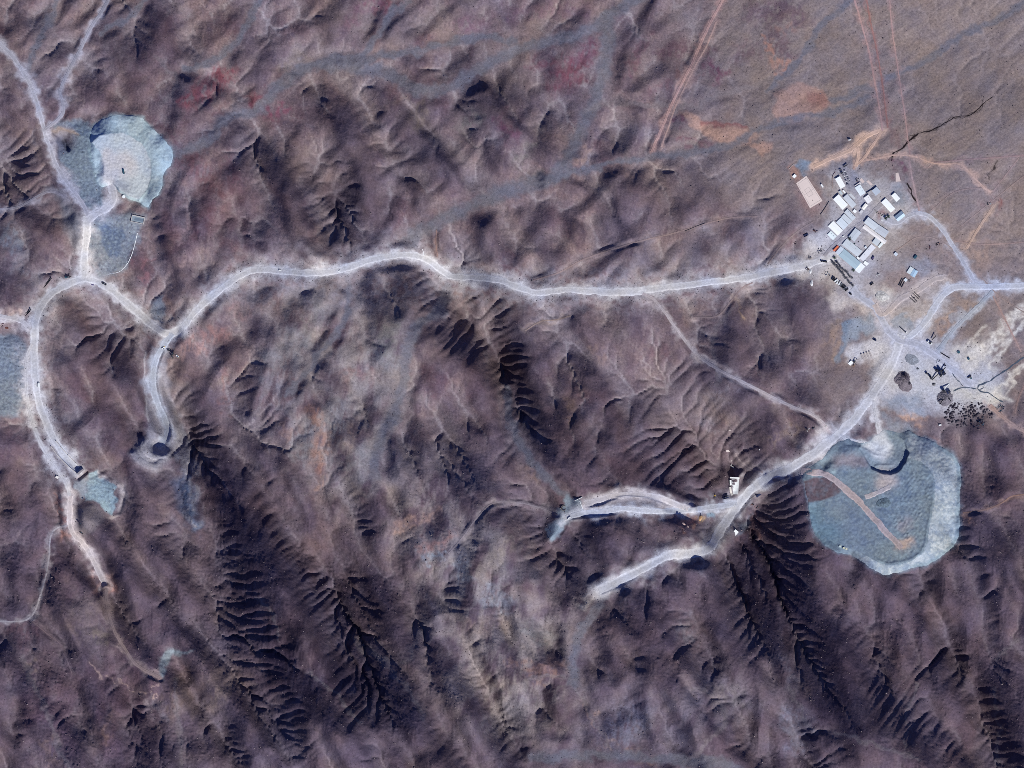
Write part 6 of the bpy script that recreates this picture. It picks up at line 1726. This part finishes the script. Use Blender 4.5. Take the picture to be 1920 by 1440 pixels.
# settling basin by the north-west tips
t = thing('settling_basin', 'rectangular white-walled settling basin beside the north-west tips', 'basin', 258, 411.5, R(-12))
MB().box((0, 0, .4), (23, 11, .5)).build('floor', paint('basin_floor', (140, 152, 164), .8), t)
for c, s in [((0, 6, .8), (25, 1.4, 1.8)), ((0, -6, .8), (25, 1.0, 1.8)), ((-12, 0, .8), (1.0, 10.9, 1.8)), ((12, 0, .8), (1.4, 10.9, 1.8))]:
    MB().box(c, s).build('wall', CONC, t)
MB().box((2, 0, .75), (16, 5, .3)).build('sludge', paint('sludge', (108, 124, 142), .7), t)
wall('thin white pipeline curving down from the settling basin to the junction', [(257, 437), (252, 458), (246, 478), (237, 495), (222, 509), (203, 513)], .5, 1.0, WHITEP, name='pipeline', base=-.4, cat='pipeline')
wall('thin white pipe beside the pale path north of the haul road', [(791, 466), (793.5, 472), (794, 478)], .5, .8, WHITEP, name='pipeline', base=-.4, cat='pipeline')
wall('white pipe end at the gate of the settling pipeline', [(199, 514), (206, 512)], .8, 2.2, WHITEP, name='pipe_outlet', base=-.4, cat='outlet')
# blue hoses and pumps by the tailings road
t = thing('pump_station', 'blue pump set with curling hoses beside the tailings road', 'pump', 154, 935, .2)
MB().box((0, 0, 1.0), (3.2, 2.2, 1.8), bevel=.2).build('housing', NAVY, t)
MB().box((-.9, 0, 2.0), (1.0, 1.4, .4)).build('filter_box', WHITEP, t)
for i, dy in enumerate((.4, -.5, 1.2)):
    m = MB(); pr = Vector((-1.5, dy, .5))
    for k in range(7):
        q = Vector((-1.5 - 1.6 * (k + 1), dy + 1.6 * math.sin(k * .9 + i), .4)); m.bar(pr, q, .5); pr = q
    m.build('hose', NAVY, t)


# ---------------- scrap, drums, rocks standing by the yards
SCRAPM = rockmat((70, 66, 76))


def scrap(label, u, v, r, seed, n=14, mats=None, name='scrap_pile', cat='scrap pile', h=1.4):
    rr = random.Random(seed)
    t = thing(name, label, cat, u, v, 0)
    mats = mats or [DARKM, RUST, SCRAPM]
    bms = [MB() for _ in mats]
    for k in range(n):
        a, q = rr.uniform(0, 6.28), r * math.sqrt(rr.random())
        L = rr.uniform(.8, 2.6)
        bms[k % len(mats)].box((q * math.cos(a), q * math.sin(a), rr.uniform(.3, h)), (L, rr.uniform(.4, 1.2), rr.uniform(.4, 1.1)), rz=rr.uniform(0, 3.1), bevel=.06, ry=rr.uniform(-.3, .3))
    for b, m, nm in zip(bms, mats, ('steel_scrap', 'loose_parts', 'offcuts', 'plates')):
        b.build(nm, m, t)
    return t


for args in [('dark scrap pile at the west edge of the dusty lot', 1490, 454, 5, 1, 22), ('scattered dark scrap along the top of the dusty lot', 1529, 432, 4.5, 2, 12), ('blue-grey machine parts just north of the slanting row of lorries', 1552, 513, 5, 3, 18, [NAVY, DARKM, WHITEP]),
             ('dark scrap beside the haul road gate', 1513, 504, 4.5, 4, 18), ('scrap mixed with white parts in the middle of the dusty lot', 1537, 470, 4.5, 5, 16, [DARKM, WHITEP, SCRAPM]), ('navy machine parts above the haul road gate', 1518.5, 483, 3, 6, 10, [NAVY, DARKM]),
             ('dark stack of beams by the ring road in the east yard', 1758, 457, 4, 7, 12), ('rusty beams lying east of the lone pale blue hut', 1740, 465, 5, 8, 10, [RUST, DARKM]), ('scrap with white offcuts on the slope above the white stockpile', 1646, 515, 4, 9, 12, [DARKM, WHITEP]),
             ('dark trough scrap beside the pale shed of the east yard', 1705, 527, 4, 10, 10, [DARKM, STEEL]), ('jumbled black and white drums at the sunken track', 1516, 806, 4, 11, 14, [DARKM, WHITEP]), ('blue scrap heap on the east side of the ore field', 1876, 766, 8, 12, 34, [NAVY, TEALP, DARKM]),
             ('navy scrap heap at the south edge of the ore field', 1838, 797, 8, 13, 30, [NAVY, DARKM, TEALP]), ('machine parts along the road north of the upper plant', 1759, 677, 4, 14, 12, [NAVY, STEEL]), ('navy machine at the mouth of the mill stream', 1771.5, 683.5, 3, 15, 10, [NAVY, DARKM]),
             ('heap of broken concrete by the small white hut of the side track', 1374, 876, 4, 16, 12, [WHITEP, CONC]), ('dark machinery on the isolated drill pad of the plain', 1855, 383, 4, 17, 12, [DARKM, STEEL]), ('dark wreck beside the white container of the ore field', 1770, 810, 4, 18, 8),
             ('black debris in the crook of the two-tone workshop', 1607, 337, 3.5, 19, 10), ('navy crates at the south end of the double file of cars', 1588.5, 345.5, 2.4, 20, 8, [NAVY, DARKM]), ('white debris beside the western verge of the ring junction', 1548, 800, 3, 21, 8, [CONC, WHITEP]),
             ('dark scrap cluster on the verge across from the blue container', 1412, 946, 5, 22, 18), ('rusty scrap behind the row of poles', 1421, 951, 4, 23, 10, [RUST, DARKM]), ('red and dark scrap at the west edge beyond the rusty container', 4, 610, 4, 24, 10, [DARKM, RUST])]:
    lab, u, v, r, sd, n = args[:6]
    scrap(lab, u, v, r, sd, n, args[6] if len(args) > 6 else None)
# row of drums at the north-east end of the mill road
d0 = None
for i in range(11):
    u, v = 1764.5 + i * 1.55, 661.5 + i * .95 + (i % 2) * .5
    if d0 is None:
        d0 = thing('oil_drum_pallet', 'dark pallet of drums in the row along the mill road', 'drums', u, v, .5, 'pallets of drums along the mill road')
        for a in (-.45, .45):
            for b in (-.45, .45):
                MB().cyl((a, b, .65), .40, 1.1, n=10).build('drum', DARKM, d0)
        MB().box((0, 0, .06), (1.7, 1.7, .12)).build('pallet', RUST, d0)
    else:
        copy_thing(d0, u, v, .5 + i * .1)
# poles beside the blue container
p0 = None
for i in range(8):
    u, v = 1408 + i * 1.9, 939 - i * 1.2
    if p0 is None:
        p0 = thing('marker_pole', 'pale leaning pole in the row beside the blue container', 'pole', u, v, 0, 'poles in a row beside the blue container')
        MB().bar((0, 0, -.3), (1.6, 2.6, 2.2), .28).build('shaft', CONC, p0); MB().box((0, 0, .2), (.7, .7, .5)).build('footing', CONC, p0)
    else:
        copy_thing(p0, u, v, 0)


# ---------------- streams and wet channels
def stream(pts, w, rgb, k, name='stream', zoff=.14):
    p = spline(pts, 2.0)
    p = p + np.stack([bil(WOBX, p[:, 0], p[:, 1]), bil(WOBY, p[:, 0], p[:, 1])], 1) * .7
    d = np.gradient(p, axis=0); d /= np.hypot(d[:, 0], d[:, 1])[:, None] + 1e-9
    nr = np.stack([-d[:, 1], d[:, 0]], 1)
    s = np.concatenate([[0], np.cumsum(np.hypot(*np.diff(p, axis=0).T))])
    ww = w * .5 * (1 + .55 * noise1(900 + k, s, 5)) * smooth(np.minimum(s, s[-1] - s) / 6 + .25)
    off = np.array([-1, -.4, .4, 1.0])
    x = p[:, :1] + nr[:, :1] * ww[:, None] * off; y = p[:, 1:] + nr[:, 1:] * ww[:, None] * off
    z = bil(H, x, y) + zoff + .01 * k
    col = np.broadcast_to(A(*rgb), x.shape + (3,)).copy()
    o = mesh_grid(name, x, y, z, col, MATS['wet_silt'])
    if o.data.polygons[0].normal.z < 0:
        o.data.flip_normals()
    return o


soil_material('wet_silt', .3, .2, stones=.15)
MATS['wet_silt'].node_tree.nodes['Principled BSDF'].inputs['Roughness'].default_value = .45
WET = (84, 96, 112)
stream([(1778, 693), (1784, 697), (1789, 704), (1794, 710), (1801, 718), (1807, 726)], 1.6, WET, 1)
stream([(1786, 734), (1795, 730), (1807, 727), (1816, 727), (1832, 729)], 2.0, WET, 2)
stream([(1832, 729), (1835, 722), (1843, 719), (1854, 716), (1867, 708), (1882, 696), (1897, 687), (1918, 672), (1945, 660)], 2.4, WET, 3)
stream([(1832, 729), (1841, 735), (1855, 738), (1861, 742), (1872, 750), (1883, 754)], 2.6, WET, 4)
stream([(1836, 731), (1841, 728), (1846, 725)], 1.4, WET, 5)
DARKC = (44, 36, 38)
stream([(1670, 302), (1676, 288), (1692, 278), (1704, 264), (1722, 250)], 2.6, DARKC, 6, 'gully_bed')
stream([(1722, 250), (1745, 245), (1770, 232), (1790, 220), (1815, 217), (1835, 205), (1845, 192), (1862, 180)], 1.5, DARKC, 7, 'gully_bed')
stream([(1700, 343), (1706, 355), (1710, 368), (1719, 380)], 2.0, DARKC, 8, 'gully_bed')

# ---------------- trees
LEAF = []
for i, c in enumerate([(44, 74, 58), (34, 58, 50), (62, 88, 70)]):
    LEAF.append(paint('leaves_%d' % i, c, .8, 0, 0, .25, .1))
BARK = paint('bark', (96, 78, 66), .9)
SHADELEAF = paint('shade_grey_crown', (100, 103, 114), .9, 0, 0, .3, .1)  # bare crowns, with their shadow mixed into the grey-navy colour


def make_tree(label, u, v, r, h, seed, mat, name='tree', cat='tree', group=None, leaves=420):
    rr = random.Random(seed)
    t = thing(name, label, cat, u, v, rr.uniform(0, 6), group)
    m = MB(); m.cyl((0, 0, h * .25 - .2), .28, h * .5 + .4, n=8, r2=.16)
    for k in range(5):
        a = k * 1.26 + rr.uniform(-.3, .3); m.bar((0, 0, h * .42), (math.cos(a) * r * .6, math.sin(a) * r * .6, h * (.62 + .2 * rr.random())), .12)
    m.build('trunk', BARK, t)
    bm = bmesh.new()
    cl = [(rr.gauss(0, .42) * r, rr.gauss(0, .42) * r, h * rr.uniform(.55, .9), r * rr.uniform(.28, .5)) for _ in range(11)]
    for k in range(leaves):
        cx, cy, cz, cr = rr.choice(cl)
        d = Vector((rr.gauss(0, 1), rr.gauss(0, 1), rr.gauss(0, .8))).normalized() * cr * rr.uniform(.6, 1.05)
        c = Vector((cx, cy, cz)) + d
        a, b = Vector((rr.uniform(-1, 1), rr.uniform(-1, 1), rr.uniform(-.6, .6))).normalized(), Vector((rr.uniform(-1, 1), rr.uniform(-1, 1), rr.uniform(-.6, .6))).normalized()
        s = rr.uniform(.28, .6)
        bm.faces.new([bm.verts.new(c + a * s), bm.verts.new(c + b * s), bm.verts.new(c - a * s * .8 + b * .1)])
    mm = MB(); mm.bm.free(); mm.bm = bm
    mm.build('crown', mat, t)
    return t


make_tree('largest dark green tree at the corner of the orchard plot', 1661.5, 409, 3.6, 5, 1, LEAF[1], leaves=900)
make_tree('dark green tree touching the largest one at the orchard plot', 1664.8, 406, 2.6, 4.2, 2, LEAF[0], leaves=600)
make_tree('teal green tree in the west corner of the courtyard', 1593, 447.5, 3.0, 4.5, 3, LEAF[1], leaves=700)
make_tree('small green tree beside the white annex of the largest hall', 1600, 507.5, 2.4, 3.5, 4, LEAF[2], leaves=500)
make_tree('dusty green tree by the annex of the largest hall', 1565, 483, 3.0, 4.0, 5, LEAF[2], leaves=600)
make_tree('green bush in the courtyard below the teal green tree', 1602, 457.5, 1.2, 1.8, 6, LEAF[0], 'bush', 'bush', None, 160)
for i in range(7):
    make_tree('small shrub planted in the brown orchard plot', 1640.5 + i * 2.4, 394.5 + i * 1.5 + (i % 2) * 2.2, .8, 1.3, 30 + i, LEAF[2], 'orchard_shrub', 'shrub', 'shrubs planted in the orchard plot', 70)
tr = []
pts = []
for i in range(19):
    f = i / 18.0
    pts.append((1560 + 39 * f + random.uniform(-1.2, 1.2), 489 + 48 * f + random.uniform(-1.2, 1.2)))
    if i % 2 == 0:
        pts.append((1567 + 30 * f + random.uniform(-1.5, 1.5), 491 + 30 * f + random.uniform(-1.5, 1.5)))
lab = 'bare shade-grey tree in the line between the camp road and the largest hall'
for i, (u, v) in enumerate(pts):
    if i < 3:
        tr.append(make_tree(lab, u, v, 2.0 + .4 * i, 3.4 + .3 * i, 60 + i, SHADELEAF, 'shade_grey_tree', 'tree', 'bare trees along the camp road', 300))
    else:
        copy_thing(tr[i % 3], u, v, random.uniform(0, 6))

# ---------------- scrub on the verges and boulders in the hills: nobody could count them
def scatter(name, n, place, size, mats, seed, flat=.7):
    rng = np.random.default_rng(seed)
    bm = bmesh.new(); bmesh.ops.create_icosphere(bm, subdivisions=1, radius=1.0)
    bv = np.array([v.co[:] for v in bm.verts]); bf = np.array([[v.index for v in f.verts] for f in bm.faces]); bm.free()
    u, v = place(rng, n)
    s = rng.uniform(*size, len(u)) * (1 + .5 * (rng.random(len(u)) < .08))
    z = bil(H, u, v)
    x, y = W(u, v)
    V = bv[None] * (1 + rng.uniform(-.28, .28, (len(u), len(bv), 1)))
    sc = s[:, None] * rng.uniform(.7, 1.3, (len(u), 3)); sc[:, 2] *= flat
    V = V * sc[:, None, :] + np.stack([x, y, z + s * flat * .25], 1)[:, None, :]
    F = bf[None] + (np.arange(len(u)) * len(bv))[:, None, None]
    V = V.reshape(-1, 3).astype(np.float32); F = F.reshape(-1, 3).astype(np.int32)
    me = bpy.data.meshes.new(name)
    me.vertices.add(len(V)); me.vertices.foreach_set('co', V.ravel())
    me.loops.add(F.size); me.loops.foreach_set('vertex_index', F.ravel())
    me.polygons.add(len(F)); me.polygons.foreach_set('loop_start', np.arange(0, F.size, 3, dtype=np.int32)); me.polygons.foreach_set('loop_total', np.full(len(F), 3, np.int32))
    me.update(calc_edges=True)
    for m in mats:
        me.materials.append(m)
    if len(mats) > 1:
        me.polygons.foreach_set('material_index', np.repeat(rng.integers(0, len(mats), len(u)), len(bf)).astype(np.int32))
    o = bpy.data.objects.new(name, me); COL.objects.link(o); o['kind'] = 'stuff'
    return o


def verge(rng, n):
    out = []
    main = [r for r in ROADS if r[0] == 'haul_road'][0]
    p = spline(main[1], 2.0); d = np.gradient(p, axis=0); d /= np.hypot(d[:, 0], d[:, 1])[:, None]; nr = np.stack([-d[:, 1], d[:, 0]], 1)
    i = rng.integers(0, len(p), n); o = rng.choice([-1, 1], n) * (10 + rng.gamma(1.6, 6.0, n))
    q = p[i] + nr[i] * o[:, None] + rng.normal(0, 1, (n, 2))
    return q[:, 0], q[:, 1]


def hills(rng, n):
    u = rng.uniform(-200, 2120, n * 4); v = rng.uniform(-200, 1640, n * 4)
    w = np.clip(.16 + .9 * bil(REG_S, u, v), 0, 1) * (1 - .8 * bil(CALM, u, v)) * (1 - bil(ROADM, u, v)) * np.clip(.6 + .5 * bil(n_c, u, v), .05, 1)
    k = rng.random(n * 4) < w
    t = np.zeros(len(u), bool)
    for g in HEAPZ:
        t |= inside(NWHEAP_FOOT if g is NWH else SEHEAP_FOOT, u, v)
    k &= ~t
    return u[k][:n], v[k][:n]


def plain(rng, n):
    u = rng.uniform(1150, 2100, n * 3); v = rng.uniform(-200, 860, n * 3)
    k = rng.random(n * 3) < bil(CALM, u, v) * (1 - bil(ROADM, u, v)) * np.clip(.5 + .5 * bil(n_d, u, v), .05, 1)
    return u[k][:n], v[k][:n]


scatter('scrub', 1100, verge, (.35, .8), [rockmat((62, 58, 68)), rockmat((84, 80, 84))], 5)
scatter('boulders', 9000, hills, (.4, 1.05), [rockmat((124, 110, 118)), rockmat((150, 136, 138)), rockmat((100, 88, 98))], 6)
scatter('dry_bushes', 1500, plain, (.4, .9), [rockmat((84, 76, 84)), rockmat((104, 94, 98))], 8)
